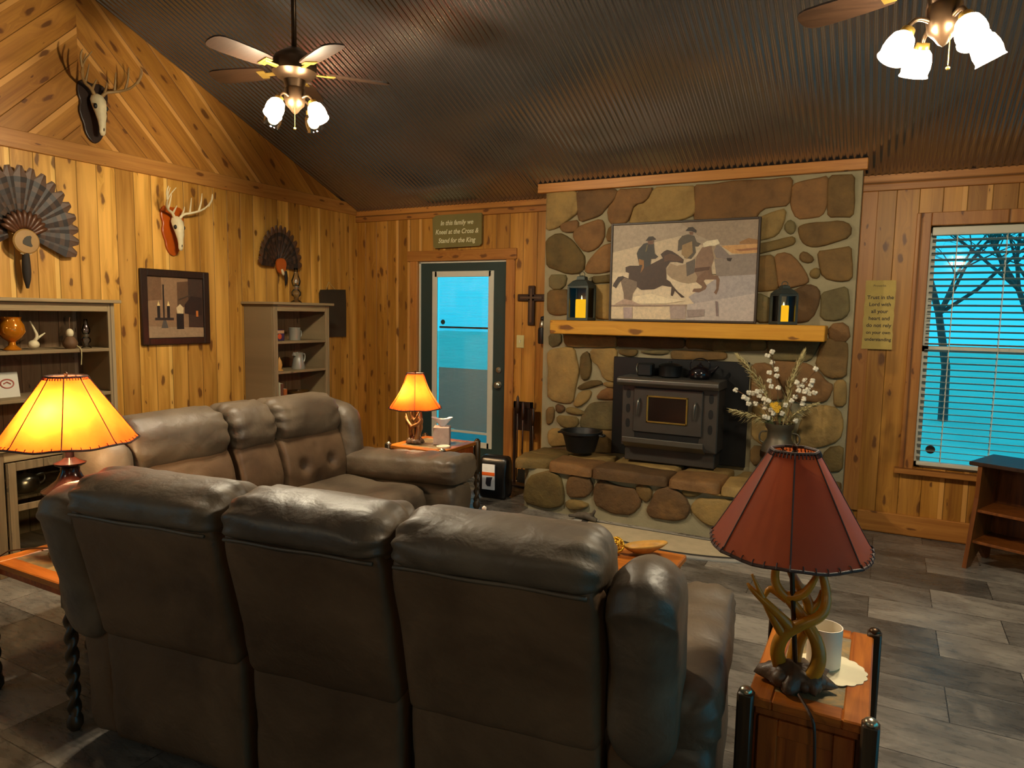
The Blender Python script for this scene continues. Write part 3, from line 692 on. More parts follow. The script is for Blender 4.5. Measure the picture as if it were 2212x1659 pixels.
m = MB(); gx, gz, gw, gh = -.005, .425, .158, .105
for a, b in (((gx-gw, -.272, gz-gh), (gx-gw+.014, -.26, gz+gh)), ((gx+gw-.014, -.272, gz-gh), (gx+gw, -.26, gz+gh)), ((gx-gw, -.272, gz+gh-.014), (gx+gw, -.26, gz+gh)), ((gx-gw, -.272, gz-gh), (gx+gw, -.26, gz-gh+.014))): m.rbox(a, b, .004)
m.build('window_trim', M['brass'], dr)
m = MB(); m.box((gx-gw+.012, -.2655, gz-gh+.012), (gx+gw-.012, -.262, gz+gh-.012)); m.build('door_window', plain('sooty glass', (34, 22, 18), .12), dr)
for sx in (-.222, .212):
    m = MB(); m.tube([(sx, -.262, .50), (sx, -.295, .49), (sx-.006, -.30, .43), (sx-.01, -.28, .37)], [.008, .009, .009, .006], 8, smooth=2); m.build('door_handle', M['iron'], dr, smooth=True)
for sx in (-.318, .318):
    for k in range(3):
        m = MB(); zc = .30+k*.115; m.prism(chaikin([(sx-.017, zc-.035), (sx+.017, zc-.035), (sx+.017, zc+.035), (sx-.017, zc+.035)], 2), -.2425, -.235, 'XZ'); m.build('vent_slot', M['black'], sv)
m = MB(); m.box((-.26, -.246, .185), (.235, -.236, .235)); m.build('air_slot', M['black'], sv)
ZS = HTOP+.665
def kettle(x, y, z, s, label, mat):
    t = thing('kettle', label, 'kettle', (x, y, z), rad(rs.uniform(-20, 20)))
    m = MB(); m.lathe([(.07*s, 0), (.085*s, .02*s), (.082*s, .06*s), (.055*s, .09*s), (.03*s, .098*s)], 20); m.build('kettle_body', mat, t, smooth=True)
    m = MB(); m.lathe([(.032*s, .096*s), (.02*s, .108*s), (.006*s, .112*s), (.01*s, .122*s), (.001, .126*s)], 14); m.build('lid', mat, t, smooth=True)
    m = MB(); m.tube([(-.07*s, 0, .075*s), (-.075*s, 0, .13*s), (0, 0, .165*s), (.075*s, 0, .13*s), (.07*s, 0, .075*s)], .005*s, 6, smooth=2); m.build('handle', mat, t, smooth=True)
    m = MB(); m.tube([(.07*s, 0, .05*s), (.11*s, 0, .075*s), (.13*s, 0, .105*s)], [.016*s, .011*s, .009*s], 8, smooth=1); m.build('spout', mat, t, smooth=True)
    return t
t = thing('canister', 'small dark square canister standing first from left atop the stove', 'canister', (-1.64, CH-.15, ZS))
m = MB(); m.rbox((-.07, -.05, 0), (.045, .05, .10), .01); m.build('canister_body', M['stove_d'], t)
m = MB(); m.tube([(-.07, -.03, .02), (-.085, -.03, .06), (-.07, -.03, .095)], .004, 6, smooth=2); m.build('handle', M['nickel'], t)
t = thing('iron_pot', 'black lidded pot in the middle of the stove top', 'pot', (-1.46, CH-.15, ZS))
m = MB(); m.lathe([(.06, 0), (.085, .01), (.088, .085), (.092, .09), (.06, .105), (.012, .112), (.012, .125), (.001, .127)], 24); m.build('pot_body', M['stove_d'], t, auto=40)
kettle(-1.23, CH-.16, ZS, 1.0, 'shiny black kettle at the right of the stove top', plain('black enamel', (24, 20, 24), .12, .2))

# dutch oven, milk can and flowers
t = thing('dutch_oven', 'black cast iron pot on the left of the stone hearth', 'pot', (-2.16, 5.25, HTOP+.012))
m = MB(); m.lathe([(.09, 0), (.115, .01), (.15, .14), (.16, .155), (.172, .16), (.172, .178), (.155, .178), (.14, .15), (.10, .03), (.001, .03)], 32, cap=False); m.build('pot_body', M['black'], t, auto=40)
for sx in (-1, 1):
    m = MB(); m.tube([(sx*.165, -.035, .155), (sx*.20, -.03, .15), (sx*.20, .03, .15), (sx*.165, .035, .155)], .008, 6, smooth=2); m.build('handle', M['black'], t)
t = thing('milk_can', 'dull metal milk can holding dried flowers on the hearth', 'milk can', (-.625, 5.16, HTOP))
m = MB(); m.lathe([(.10, 0), (.118, .01), (.118, .20), (.112, .24), (.085, .285), (.08, .30), (.08, .35), (.092, .365), (.098, .40), (.09, .40), (.075, .36), (.07, .30), (.001, .29)], 28, cap=False); m.build('can_body', M['galv'], t, auto=50)
m = MB(); m.lathe([(.1195, .155), (.123, .16), (.123, .195), (.1195, .20)], 28, cap=False); m.build('neck_band', M['bronze'], t, smooth=True)
for sx in (-1, 1):
    m = MB(); m.tube([(sx*.10, 0, .25), (sx*.135, 0, .27), (sx*.13, 0, .33), (sx*.085, 0, .335)], .007, 6, smooth=2); m.build('can_handle', M['galv'], t, smooth=True)
can_top = Vector((-.625, 5.16, HTOP+.37))
bq = thing('dried_bouquet', 'dried bouquet of pampas grass, cotton bolls and yellow flowers in the milk can', 'flowers', tuple(can_top))
def stem_path(tx, tz, ty=0., bend=.3):
    e = Vector((tx, ty, tz)); return [Vector((0, 0, -.07)), Vector((tx*.15, ty*.2, 0)), Vector((tx*(.5-bend*.3), ty*.5, tz*.55)), e]
def bq_at(px, py, y=5.14): p = at(px, py, 1, y); return p-can_top
def plume(px, py, L, wd, nsp, droop, y=5.14, seed=0):
    r2 = random.Random(seed); e = bq_at(px, py, y); path = catmull([tuple(v) for v in stem_path(e.x, e.z, e.y)], 8, False); mb = MB(); mb.tube(path, .0028, 5)
    k0 = int(len(path)*.38); seg = path[k0:]
    for i in range(nsp):
        t_ = (i+.5)/nsp; p = Vector(seg[min(int(t_*(len(seg)-1)), len(seg)-2)]); q = Vector(seg[min(int(t_*(len(seg)-1)), len(seg)-2)+1]); d = (q-p).normalized(); p = p+(q-p)*((t_*(len(seg)-1)) % 1)
        a = r2.uniform(0, 2*PI); side = d.orthogonal().normalized(); side = Matrix.Rotation(a, 3, d) @ side
        w_ = wd*math.sin(PI*min(1, t_*.85+.12))**.7*r2.uniform(.6, 1.1); tip = p+side*w_+d*L*r2.uniform(.6, 1.2)+Vector((0, 0, -droop*w_))
        midp = (p+tip)/2+side*w_*.25; s1 = d.cross(side)*.0028
        mb.add([p-s1, p+s1, midp+s1*1.3, midp-s1*1.3, tip], [(0, 1, 2, 3), (3, 2, 4)])
    mb.build('pampas_plume', M['pampas'], bq, fix=False)
plume(1598, 772, .055, .05, 320, .3, seed=1); plume(1735, 765, .05, .038, 320, 0., seed=2); plume(1583, 885, .045, .055, 260, .8, seed=3); plume(1762, 872, .04, .045, 260, .7, seed=4)
def twig(px, py, bolls, y=5.12):
    e = bq_at(px, py, y); path = catmull([tuple(v) for v in stem_path(e.x, e.z, e.y)], 8, False); m = MB(); m.tube(path, .003, 5); s = m.build('cotton_stem', M['stem'], bq)
    for bx, by in bolls:
        c = bq_at(bx, by, y-.005+rs.uniform(-.03, .03)); m = MB()
        for k in range(4): a = k*PI/2+rs.uniform(0, 1); m.ball((c.x+.0085*math.cos(a), c.y+.006*math.sin(a*1.7), c.z+.0085*math.sin(a)), .0115, 8)
        m.build('cotton_boll', M['cotton'], bq, smooth=True)
        nr = min(path, key=lambda q_: (Vector(q_)-c).length); m = MB(); m.tube([nr, tuple((Vector(nr)+c)/2+Vector((0, 0, -.004))), tuple(c)], .0018, 4); m.build('twig', M['stem'], bq)
twig(1668, 765, [(1658,768),(1668,760),(1668,783),(1662,805),(1677,798),(1678,812),(1662,823),(1666,835),(1681,838)])
twig(1590, 842, [(1589,843),(1606,858),(1614,862),(1618,848),(1627,850),(1635,846),(1645,845),(1617,872),(1632,872),(1650,862),(1655,870),(1640,855),(1660,866),(1651,880)])
twig(1766, 797, [(1762,797),(1721,826),(1739,822),(1755,823),(1752,832),(1727,834),(1733,833),(1745,842),(1760,848),(1738,846),(1725,844),(1749,850),(1736,862),(1710,866),(1718,857),(1733,872)])
twig(1655, 885, [(1665,886),(1670,893),(1652,900),(1658,903),(1697,875),(1689,893),(1719,909)])
for px, py in ((1668,874),(1677,872),(1683,880),(1679,887),(1673,881)):
    m = MB(); c = bq_at(px, py, 5.08)
    for k in range(8): a = k*PI/4; m.add([c, c+Vector((.013*math.cos(a-.3), -.003, .013*math.sin(a-.3))), c+Vector((.019*math.cos(a), -.004, .019*math.sin(a))), c+Vector((.013*math.cos(a+.3), -.003, .013*math.sin(a+.3)))], [(0, 1, 2, 3)])
    m.ball((c.x, c.y-.003, c.z), .005, 8); m.build('yellow_flower', M['yellow'], bq, fix=False)
m = MB()
for px, py in ((1640,900),(1635,888),(1735,895),(1690,860),(1680,850),(1728,905),(1648,910)):
    e = bq_at(px, py, 5.10); s1 = Vector((.008, 0, .004)); m.add([Vector((0, 0, -.02)), e*.5-s1, e, e*.5+s1], [(0, 1, 2, 3)])
m.build('leaves', M['leafgr'], bq, fix=False)

# lanterns on the mantel
def lantern(x, w, h, label, y=5.33, rz=0., cw=.045, chh=.085):
    t = thing('lantern', label, 'lantern', (x, y, MZ1), rz, 'lanterns on the mantel'); mt = M['lan']
    m = MB(); m.rbox((-w, -w, 0), (w, w, .022), .004); m.build('lantern_base', mt, t)
    m = MB(); p = .008
    for sx in (-1, 1):
        for sy in (-1, 1): m.box((sx*(w-.01)-p, sy*(w-.01)-p, .02), (sx*(w-.01)+p, sy*(w-.01)+p, h*.68))
    m.box((-w+.005, -w+.005, h*.66), (w-.005, w-.005, h*.70)); m.build('lantern_frame', mt, t)
    m = MB(); m.lathe([(w*1.42, h*.70), (w*.9, h*.80), (w*.55, h*.83), (w*.5, h*.89), (.002, h*.92)], 4, Matrix.Rotation(PI/4, 4, 'Z')); m.build('lantern_roof', mt, t)
    m = MB(); m.tube([(-.02, 0, h*.90), (-.024, 0, h*.96), (0, 0, h*1.0), (.024, 0, h*.96), (.02, 0, h*.90)], .003, 6, smooth=2); m.build('ring_handle', mt, t)
    m = MB(); g = w-.012
    for a in range(4): m.box((-g+.008, -g, .024), (g-.008, -g+.0015, h*.66), Matrix.Rotation(a*PI/2, 4, 'Z'))
    m.build('glass_panes', M['pane_thin'], t)
    c = thing('candle', 'glowing yellow candle inside the %s lantern' % ('left' if x < -1.5 else 'right'), 'candle', (x, y, MZ1+.023), 0, 'candles in lanterns')
    m = MB(); m.lathe([(cw, 0), (cw, chh*.94), (cw*.93, chh), (cw*.8, chh*.97), (.001, chh*.93)], 20); m.build('wax', M['led'], c, smooth=True)
    m = MB(); m.lathe([(.003, chh*.9), (.007, chh*.98), (.0045, chh*1.1), (.0005, chh*1.22)], 8); m.build('flame_tip', emit('led flame', (1, .8, .35), 3), c, smooth=True)
M['lan'] = plain('weathered lantern metal', (66, 72, 68), .55, .5, vary=.25)
lantern(-2.222, .092, .40, 'tall grey lantern at the left end of the mantel', cw=.05, chh=.15)
lantern(-.665, .073, .31, 'short grey lantern at the right end of the mantel', rz=rad(35), cw=.036, chh=.115)

# horse picture
CC2 = lambda x, y: at(1300+x/6.144, 460+y/6.144, 1, CH-.064)
c00, c10 = CC2(115, 1395), CC2(2025, 1415); c01, c11 = CC2(170, 165), CC2(2085, 88)
px0, px1 = (c00.x+c01.x)/2, (c10.x+c11.x)/2; pz0, pz1 = MZ1+.02, (c01.z+c11.z)/2
def pc(x, y):
    u = (x-140)/(2055-140); v = (y-125)/(1405-125); yy = v
    top = 165+(88-165)*u; bot = 1395+20*u; v = (y-top)/(bot-top); lft = 170-55*v; rgt = 2085-60*v; u = (x-lft)/(rgt-lft)
    return (px0+(px1-px0)*u, pz1-(pz1-pz0)*v)
pt = thing('framed_horse_picture', 'wide framed picture of two riders galloping horses through water on the mantel', 'picture', ((px0+px1)/2, CH-.064, MZ1))
PX, PZ = (px0+px1)/2, MZ1
m = MB(); fw = .016
for a, b in (((px0-fw, -.02, pz0-fw), (px0, .02, pz1+fw)), ((px1, -.02, pz0-fw), (px1+fw, .02, pz1+fw)), ((px0, -.02, pz0-fw), (px1, .02, pz0)), ((px0, -.02, pz1), (px1, .02, pz1+fw))): m.rbox((a[0]-PX, a[1], a[2]-PZ), (b[0]-PX, b[1], b[2]-PZ), .003)
m.build('picture_frame', M['frame_g'] if 'frame_g' in M else plain('grey brown frame', (60, 48, 40), .5), pt)
m = MB(); ly = [0]
def paint(col, pts):
    ly[0] += 1; m.cc = lin(col); q = [pc(x, y) for x, y in pts]
    m.add([(min(max(a, px0), px1)-PX, -.008-ly[0]*.00022, min(max(b, pz0), pz1)-PZ) for a, b in q], [tuple(range(len(q)))])
paint((166,148,128), [(0,0),(2200,0),(2200,500),(0,560)]); paint((196,176,148), [(0,520),(1100,300),(1350,420),(2200,480),(2200,800),(0,800)]); paint((216,196,166), [(0,780),(2200,820),(2200,1500),(0,1500)])
paint((152,132,112), [(1100,130),(2200,60),(2200,420),(1620,420),(1330,300)]); paint((198,150,96), [(1620,430),(2200,400),(2200,540),(1760,530)]); paint((150,108,66), [(1850,380),(1960,330),(2200,350),(2200,400),(1850,410)]); paint((156,104,70), [(1790,480),(2200,450),(2200,480),(1850,500)])
paint((140,126,116), [(1530,560),(2200,520),(2200,820),(1560,830)]); paint((168,158,156), [(1600,830),(2200,800),(2200,1500),(1450,1500),(1200,1100)]); paint((186,174,168), [(1180,1200),(2200,1050),(2200,1420),(1160,1420)])
paint((160,138,112), [(910,740),(960,660),(1050,690),(1200,660),(1310,560),(1380,450),(1480,420),(1560,400),(1600,420),(1680,500),(1760,590),(1740,635),(1660,600),(1540,600),(1500,700),(1510,810),(1400,860),(1300,905),(1200,925),(1090,905),(980,860),(915,800)])
paint((134,106,86), [(1310,560),(1380,450),(1500,430),(1530,590),(1500,700),(1490,820),(1330,860),(1280,760)])
paint((122,92,72), [(1490,700),(1510,810),(1580,820),(1605,870),(1590,1000),(1560,1070),(1530,1040),(1560,990),(1560,870),(1420,870),(1400,890),(1440,960),(1420,1000),(1340,1040),(1250,1030),(1270,990),(1370,985),(1380,960),(1300,900),(1320,840)])
paint((132,118,112), [(1560,430),(1600,420),(1680,500),(1760,590),(1740,635),(1660,600),(1560,590),(1530,500)]); paint((60,46,40), [(1690,590),(1760,590),(1740,635),(1700,625)])
paint((222,208,178), [(1390,400),(1440,370),(1580,345),(1605,400),(1540,430),(1480,430),(1400,450)]); paint((92,66,52), [(1290,720),(1480,700),(1470,745),(1280,775)])
paint((98,88,80), [(1170,650),(1290,600),(1290,640),(1280,780),(1180,830)])
paint((88,78,66), [(1120,300),(1200,280),(1280,300),(1310,380),(1365,400),(1330,440),(1290,440),(1300,520),(1240,600),(1150,590),(1130,470),(1060,500),(1070,360)]); paint((150,122,84), [(1120,420),(1250,370),(1260,520),(1180,600),(1110,540)])
paint((120,86,64), [(1215,245),(1270,250),(1260,290),(1220,285)]); paint((56,46,40), [(1165,235),(1205,190),(1260,185),(1310,230),(1305,260),(1240,240)])
paint((70,52,42), [(340,710),(400,690),(520,690),(700,670),(760,640),(860,590),(830,540),(880,500),(920,480),(990,500),(1080,560),(1140,610),(1130,660),(1050,640),(960,640),(900,720),(910,870),(960,900),(990,950),(1060,1030),(1155,1105),(1110,1110),(1020,1020),(990,1090),(965,1080),(975,970),(850,950),(740,1000),(560,1010),(500,970),(440,1060),(420,1130),(320,1150),(310,1060),(270,900),(300,830),(380,860),(390,790),(340,770)])
paint((122,104,88), [(270,900),(320,850),(400,870),(500,900),(500,970),(440,1060),(420,1150),(310,1160),(310,1060)]); paint((96,68,48), [(880,560),(960,530),(1080,570),(1130,620),(1050,630),(940,620),(880,640)])
paint((64,54,48), [(310,825),(230,840),(170,920),(150,960),(200,990),(240,920),(290,870)])
paint((58,54,50), [(600,400),(640,390),(740,400),(750,530),(800,570),(760,600),(700,600),(690,680),(620,720),(540,700),(520,620),(500,530),(530,470)]); paint((110,96,60), [(640,420),(660,410),(640,500),(620,510)])
paint((150,104,52), [(530,600),(600,620),(600,720),(550,790),(580,680),(530,680)]); paint((110,76,56), [(655,365),(740,360),(730,410),(660,410)]); paint((52,42,34), [(625,365),(670,310),(730,305),(775,345),(700,360)])
paint((172,152,150), [(300,1240),(430,1240),(430,1390),(310,1390)]); paint((166,148,142), [(950,1210),(1170,1200),(1160,1390),(960,1390)]); paint((128,112,112), [(1550,1150),(1580,1160),(1590,1350),(1560,1350)]); paint((150,134,130), [(1180,1270),(1410,1260),(1400,1350),(1190,1370)])
paint((150,128,116), [(130,1212),(1180,1200),(1180,1222),(130,1228)]); paint((232,214,182), [(440,1100),(700,1060),(940,1120),(1150,1150),(900,1190),(460,1190)]); paint((178,152,136), [(180,1200),(320,1130),(420,1150),(560,1210)])
m.build('printed_picture', M['paint'], pt, fix=False)

# half-round rug
rg = thing('hearth_rug', 'half-round light grey rug with dark border before the hearth', 'rug', (-1.22, 4.79, 0))
def half(rx, ry, n=40, y0=0.): return [(rx*math.cos(PI+PI*i/n), y0+ry*math.sin(PI+PI*i/n)) for i in range(n+1)]
m = MB(); m.prism(half(.78, .45), 0.001, .010, 'XY'); m.build('rug_border', plain('rug light border', (158, 152, 142), .95, bump=.4), rg)
m = MB(); m.prism(half(.71, .385, y0=-.02), .008, .0112, 'XY'); m.build('rug_band', plain('rug dark band', (50, 44, 38), .95, bump=.4), rg)
m = MB(); m.prism(half(.655, .335, y0=-.04), .009, .0125, 'XY'); m.build('rug_centre', plain('rug centre', (186, 168, 136), .95, bump=.4), rg)

# black sack beside the hearth
t = thing('pellet_bag', 'black bag with white and orange label standing left of the hearth', 'bag', (-2.83, 5.02, .010), rad(6))
m = MB(); cushion(m, [(-.07, .0), (-.085, .15), (-.06, .32), (0, .345), (.06, .32), (.085, .15), (.07, 0), (0, -.0)], -.125, .125, .035, 14, 3, .004, wr=.003, wr_len=.03); m.build('bag_body', plain('black plastic', (14, 14, 15), .3, bump=.3, bscale=25), t, smooth=True)
lb = []
m = MB(); m.rbox((-.085, -.096, .07), (.03, -.088, .285), .003); m.build('bag_label', M['paper_w'] if 'paper_w' in M else plain('white label', (226, 226, 230), .5), t)
m = MB(); m.box((-.085, -.098, .19), (.03, -.0955, .218)); m.build('orange_stripe', flat('orange print', (226, 96, 24)), t)
m = MB(); m.prism([(-.05, .12), (-.035, .10), (-.005, .10), (.0, .15), (.012, .18), (-.045, .175)], -.098, -.0955, 'XZ'); m.build('label_picture', flat('dark print', (30, 30, 42)), t)

# fireplace tools: iron stand with brush, poker and shovel
t = thing('fireplace_tool_set', 'dark iron fireplace tool set on the floor behind the hearth end', 'fireplace tools', (-2.80, 5.47, 0))
m = MB(); m.rbox((-.13, -.07, 0), (.13, .07, .02), .006); m.rbox((-.125, .02, .02), (-.10, .045, .76), .004); m.rbox((.04, .02, .02), (.065, .045, .76), .004); m.rbox((-.125, .02, .70), (.065, .045, .76), .004); m.rbox((-.10, .026, .50), (.04, .04, .70), .004)
m.build('tool_stand', M['bronze_d'] if 'bronze_d' in M else plain('dark iron', (40, 24, 16), .5, .4), t)
for i, (x, y) in enumerate(((-.06, -.02), (.0, -.03), (.085, .0))):
    m = MB(); m.tube([(x, y, .05), (x, y, .80-.05*i)], .006, 6); m.lathe([(.012, .66-.05*i), (.017, .72-.05*i), (.012, .80-.05*i), (.002, .82-.05*i)], 10, Matrix.Translation((x, y, 0)))
    o = m.build(('poker', 'shovel', 'brush')[i], M['walnut'], t, smooth=True)
    m = MB()
    if i == 1: m.prism([(x-.045, .04), (x+.045, .04), (x+.04, .16), (x-.04, .16)], y-.008, y+.002, 'XZ')
    elif i == 2: m.rbox((x-.035, y-.02, .04), (x+.035, y+.02, .16), .006)
    else: m.tube([(x, y, .08), (x+.025, y, .06), (x+.03, y, .09)], .005, 6)
    m.build('tool_head', M['stem'] if i == 2 else M['black'], o)

# ------------------------------------------------------------------ reclining sofas
LE = M['leather']
HEAD = [(-.118, .880), (-.15, .912), (-.142, .96), (-.085, 1.0), (0, 1.012), (.075, .995), (.13, .95), (.155, .87), (.15, .79), (.10, .755), (.02, .80), (-.07, .86)]
PANEL = [(-.128, .888), (-.095, .72), (-.05, .52), (-.028, .445), (.0, .432), (.06, .44), (.13, .44), (.185, .47), (.20, .58), (.17, .70), (.12, .79), (.02, .86), (-.07, .90)]
SKIRT = [(.012, .045), (-.004, .10), (-.012, .28), (-.016, .43), (-.004, .468), (.03, .475), (.07, .45), (.08, .25), (.07, .06), (.04, .04)]
WING = [(-.125, .82), (-.142, .875), (-.11, .93), (-.02, .955), (.09, .935), (.17, .89), (.21, .76), (.22, .60), (.18, .47), (.07, .41), (-.03, .42), (-.075, .60)]
def sofa(label, loc, rotz, backs, wl, wr_, arms, tufts=False, seat_front=.86, arm_fronts=(.86, .86), arm_z=(.58, .60), sdl=0):
    """x along the width, y towards the seat front, z up"""
    t = thing('reclining_sofa', label, 'sofa', loc, rotz)
    X0 = arms[0][0]; X1 = arms[1][1]
    m = MB(); m.rbox((backs[0][0], .06, .05), (backs[-1][1], seat_front-.12, .30), .01); m.build('base_frame', M['leather_d'], t)
    for i, (a, b, hw_) in enumerate(backs):
        m = MB(); cushion(m, SKIRT, a+.010, b-.010, .018, 22, i+sdl, .004, wr=.003, wr_len=.03); m.build('back_skirt', M['suede'], t, smooth=True)
        m = MB(); dn = ()
        if tufts and hw_:
            cx = (a+b)/2; dn = [(cx+s_*(b-a)*.22, .60, .035, .045) for s_ in (-1, 1)]+[(a+(b-a)*.5, .70, .02, .015), (cx, .51, .03, .03)]
        cushion(m, PANEL, a+.004, b-.004, .03, 30, 3+i+sdl, .004, wr=.002, wr_len=.04, dents=dn, crown=.03 if tufts else 0); m.build('backrest', M['suede'], t, smooth=True)
        m = MB(); cushion(m, HEAD, a-.004, b+.004, .065, 40, 9+i+sdl, .006, wr=.009, wr_len=.075, crown=.02); m.build('headrest', LE, t, smooth=True)
        m = MB(); m.tube([(a+.02+(b-a-.04)*k/12, -.118-.018+.004*math.sin(k), .884) for k in range(13)], .0055, 6); m.build('piping', LE, t, smooth=True)
        sl = (.0 if hw_ else 0)
        SEAT = [(.10, .30), (.12, .44), (.20, .485), (.45, .475), (seat_front-.13, .485), (seat_front-.03, .45), (seat_front-.01, .36), (seat_front-.06, .30), (.4, .29)]
        m = MB(); cushion(m, SEAT, a+.004, b-.004, .04, 24, 20+i+sdl, .006, wr=.004, crown=.02); m.build('seat_cushion', LE, t, smooth=True)
        FOOT = [(seat_front-.05, .29), (seat_front, .33), (seat_front+.02, .24), (seat_front+.01, .10), (seat_front-.03, .06), (seat_front-.10, .08), (seat_front-.10, .28)]
        m = MB(); cushion(m, FOOT, a+.008, b-.008, .03, 20, 30+i+sdl, .005, wr=.004); m.build('footrest', LE, t, smooth=True)
    for k, (a, b) in enumerate((wl, wr_)):
        m = MB(); cushion(m, WING, a, b, .09, 30, 41+k+sdl, .007, wr=.006, wr_len=.06); m.build('wing', LE, t, smooth=True)
        m = MB(); aa, bb = (a+.06, b) if k == 0 else (a, b-.06); cushion(m, [(p[0]+.015, p[1]-.0) for p in SKIRT], aa, bb, .03, 14, 45+k+sdl, .004, wr=.003); m.build('back_skirt', M['suede'], t, smooth=True)
    for k, (a, b) in enumerate(arms):
        c = (a+b)/2; h = (b-a)/2; z0, z1 = arm_z; arm_front = arm_fronts[k]
        AP = [(c-h, z0-.12), (c-h*1.02, z0-.05), (c-h*.8, z0-.005), (c, z0+.012), (c+h*.8, z0-.005), (c+h*1.02, z0-.05), (c+h, z0-.12), (c+h*.5, z0-.17), (c-h*.5, z0-.17)]
        m = MB(); cushion(m, AP, .05, arm_front, .06, 36, 51+k+sdl, .007, axis='Y', wr=.006, wr_len=.09, crown=.04)
        # creases across the pad
        m.v = [Vector((v.x, v.y, v.z+(z1-z0)*max(0, v.y)/arm_front+.004*math.sin(v.y*46+2*noise.noise(v*4))*max(0, (v.z-z0+.10)/.1))) for v in m.v]
        m.build('armrest', LE, t, smooth=True)
        sa, sb = (c-h*.9, c+h*.75) if k == 0 else (c-h*.75, c+h*.9)
        SP = [(sa, .05), (sa, .3), (sa+.01, z0-.13), (sb-.01, z0-.13), (sb, .3), (sb, .05), (c, .045)]
        m = MB(); cushion(m, SP, .04, arm_front-.04, .04, 20, 61+k+sdl, .004, axis='Y', wr=.002); m.build('arm_panel', LE, t, smooth=True)
        sx = b-.008 if k == 1 else a+.008
        m = MB(); m.tube([(sx, .08+(arm_front-.14)*q/14, z0-.10+(z1-z0)*q/14) for q in range(15)], .006, 6); m.build('piping', LE, t, smooth=True)
    m = MB()
    for x in (X0+.1, X1-.1):
        for y in (.12, seat_front-.15): m.lathe([(.025, 0), (.03, .05)], 12, Matrix.Translation((x, y, 0)))
    m.build('feet', M['black'], t)
    return t
sofa('brown leather reclining sofa seen from behind in the foreground', (-2.42, 1.355, 0), rad(7.6),
     [(.13, .72, 1), (.75, 1.285, 1), (1.305, 1.862, 1)], (-.05, .145), (1.872, 2.045), [(.0, .15), (1.945, 2.135)], seat_front=.72, arm_fronts=(.62, .86))
sofa('brown leather reclining sofa with tufted back facing right, beyond the foreground sofa', (-3.25, 3.72, 0), rad(-90),
     [(.27, .80, 1), (.81, 1.12, 0), (1.14, 1.70, 1)], (.10, .285), (1.70, 1.90), [(-.02, .28), (1.68, 1.92)], tufts=True, seat_front=.84, arm_fronts=(1.02, .70), arm_z=(.60, .66), sdl=5)

# ------------------------------------------------------------------ end tables with twisted legs
def end_table(label, x0, x1, y0, y1, z=.54, panel=True, hb=.12):
    cx, cy_ = (x0+x1)/2, (y0+y1)/2; t = thing('end_table', label, 'end table', (cx, cy_, 0)); a, b = (x1-x0)/2, (y1-y0)/2
    wy, wx = M['oak_y'], M['oak_x']; bw = .062
    m = MB(); m.mi = 0; m.rbox((-a, -b, z-.028), (-a+bw, b, z), .004); m.rbox((a-bw, -b, z-.028), (a, b, z), .004)
    m.mi = 1; m.rbox((-a+bw, -b, z-.028), (a-bw, -b+bw, z), .004); m.rbox((-a+bw, b-bw, z-.028), (a-bw, b, z), .004); m.build('tabletop', [wy, wx], t)
    m = MB(); m.box((-a+bw, -b+bw, z-.02), (a-bw, b-bw, z-.003)); m.build('slate_inlay', M['slate_top'], t)
    m = MB(); m.rbox((-a+.02, -b+.01, z-.05), (a-.02, -b+.03, z-.028), .003)
    if panel: hb = .30
    m.rbox((-a+.03, -b+.014, z-.028-hb), (a-.03, -b+.03, z-.028), .003)
    m.rbox((-a+.03, b-.03, z-.028-hb), (a-.03, b-.014, z-.028), .003); m.rbox((-a+.012, -b+.03, z-.028-hb), (-a+.03, b-.03, z-.028), .003); m.rbox((a-.03, -b+.03, z-.028-hb), (a-.012, b-.03, z-.028), .003)
    m.build('apron', M['oak_z'] if panel else M['cherry'], t)
    if panel:
        m = MB(); zt, zb = z-.05, z-.028-hb
        for q, w_ in ((-b+.002, .05),): 
            m.rbox((-a+.03, q, zb), (-a+.03+w_, q+.014, zt), .003); m.rbox((a-.03-w_, q, zb), (a-.03, q+.014, zt), .003); m.rbox((-a+.03+w_, q, zt-.045), (a-.03-w_, q+.014, zt), .003); m.rbox((-a+.03+w_, q, zb), (a-.03-w_, q+.014, zb+.05), .003)
        m.build('panel_frame', M['oak_z'], t)
    for sx in (-1, 1):
        for sy in (-1, 1):
            px, py = sx*(a+.002), sy*(b+.002); zs = z-.028-hb
            m = MB(); m.rbox((px-.021, py-.021, zs-.02), (px+.021, py+.021, z+.012), .006)
            vs = []; fs = []; N = 16; K = 60
            for k in range(K+1):
                zz = .06+(zs-.08)*k/K
                for j in range(N): an = 2*PI*j/N; r_ = .019+.0055*math.cos(2*(an-zz*48)); vs.append((px+r_*math.cos(an), py+r_*math.sin(an), zz))
            for k in range(K):
                for j in range(N): j2 = (j+1) % N; fs.append((k*N+j, k*N+j2, (k+1)*N+j2, (k+1)*N+j))
            m.add(vs, fs); m.lathe([(.016, 0), (.028, .02), (.028, .045), (.018, .065)], 14, Matrix.Translation((px, py, 0)))
            lg = m.build('leg', M['rope'], t, auto=45)
            m = MB(); m.ball((px, py, z+.012), .018, 12, (1, 1, .75)); m.build('post_cap', M['nickel'] if sy < 0 else M['bronze'], lg, smooth=True)
    return t
TZ = .54
end_table('oak and slate end table in the right foreground under the unlit red lamp', -.270, .022, 1.86, 2.43)
end_table('oak and slate end table at the left edge under the brightest lamp', -3.07, -2.53, 1.38, 1.76, panel=False, hb=.03)
end_table('dark end table between the far sofa and the glass door', -3.27, -2.78, 4.14, 4.62, panel=False, hb=.20)

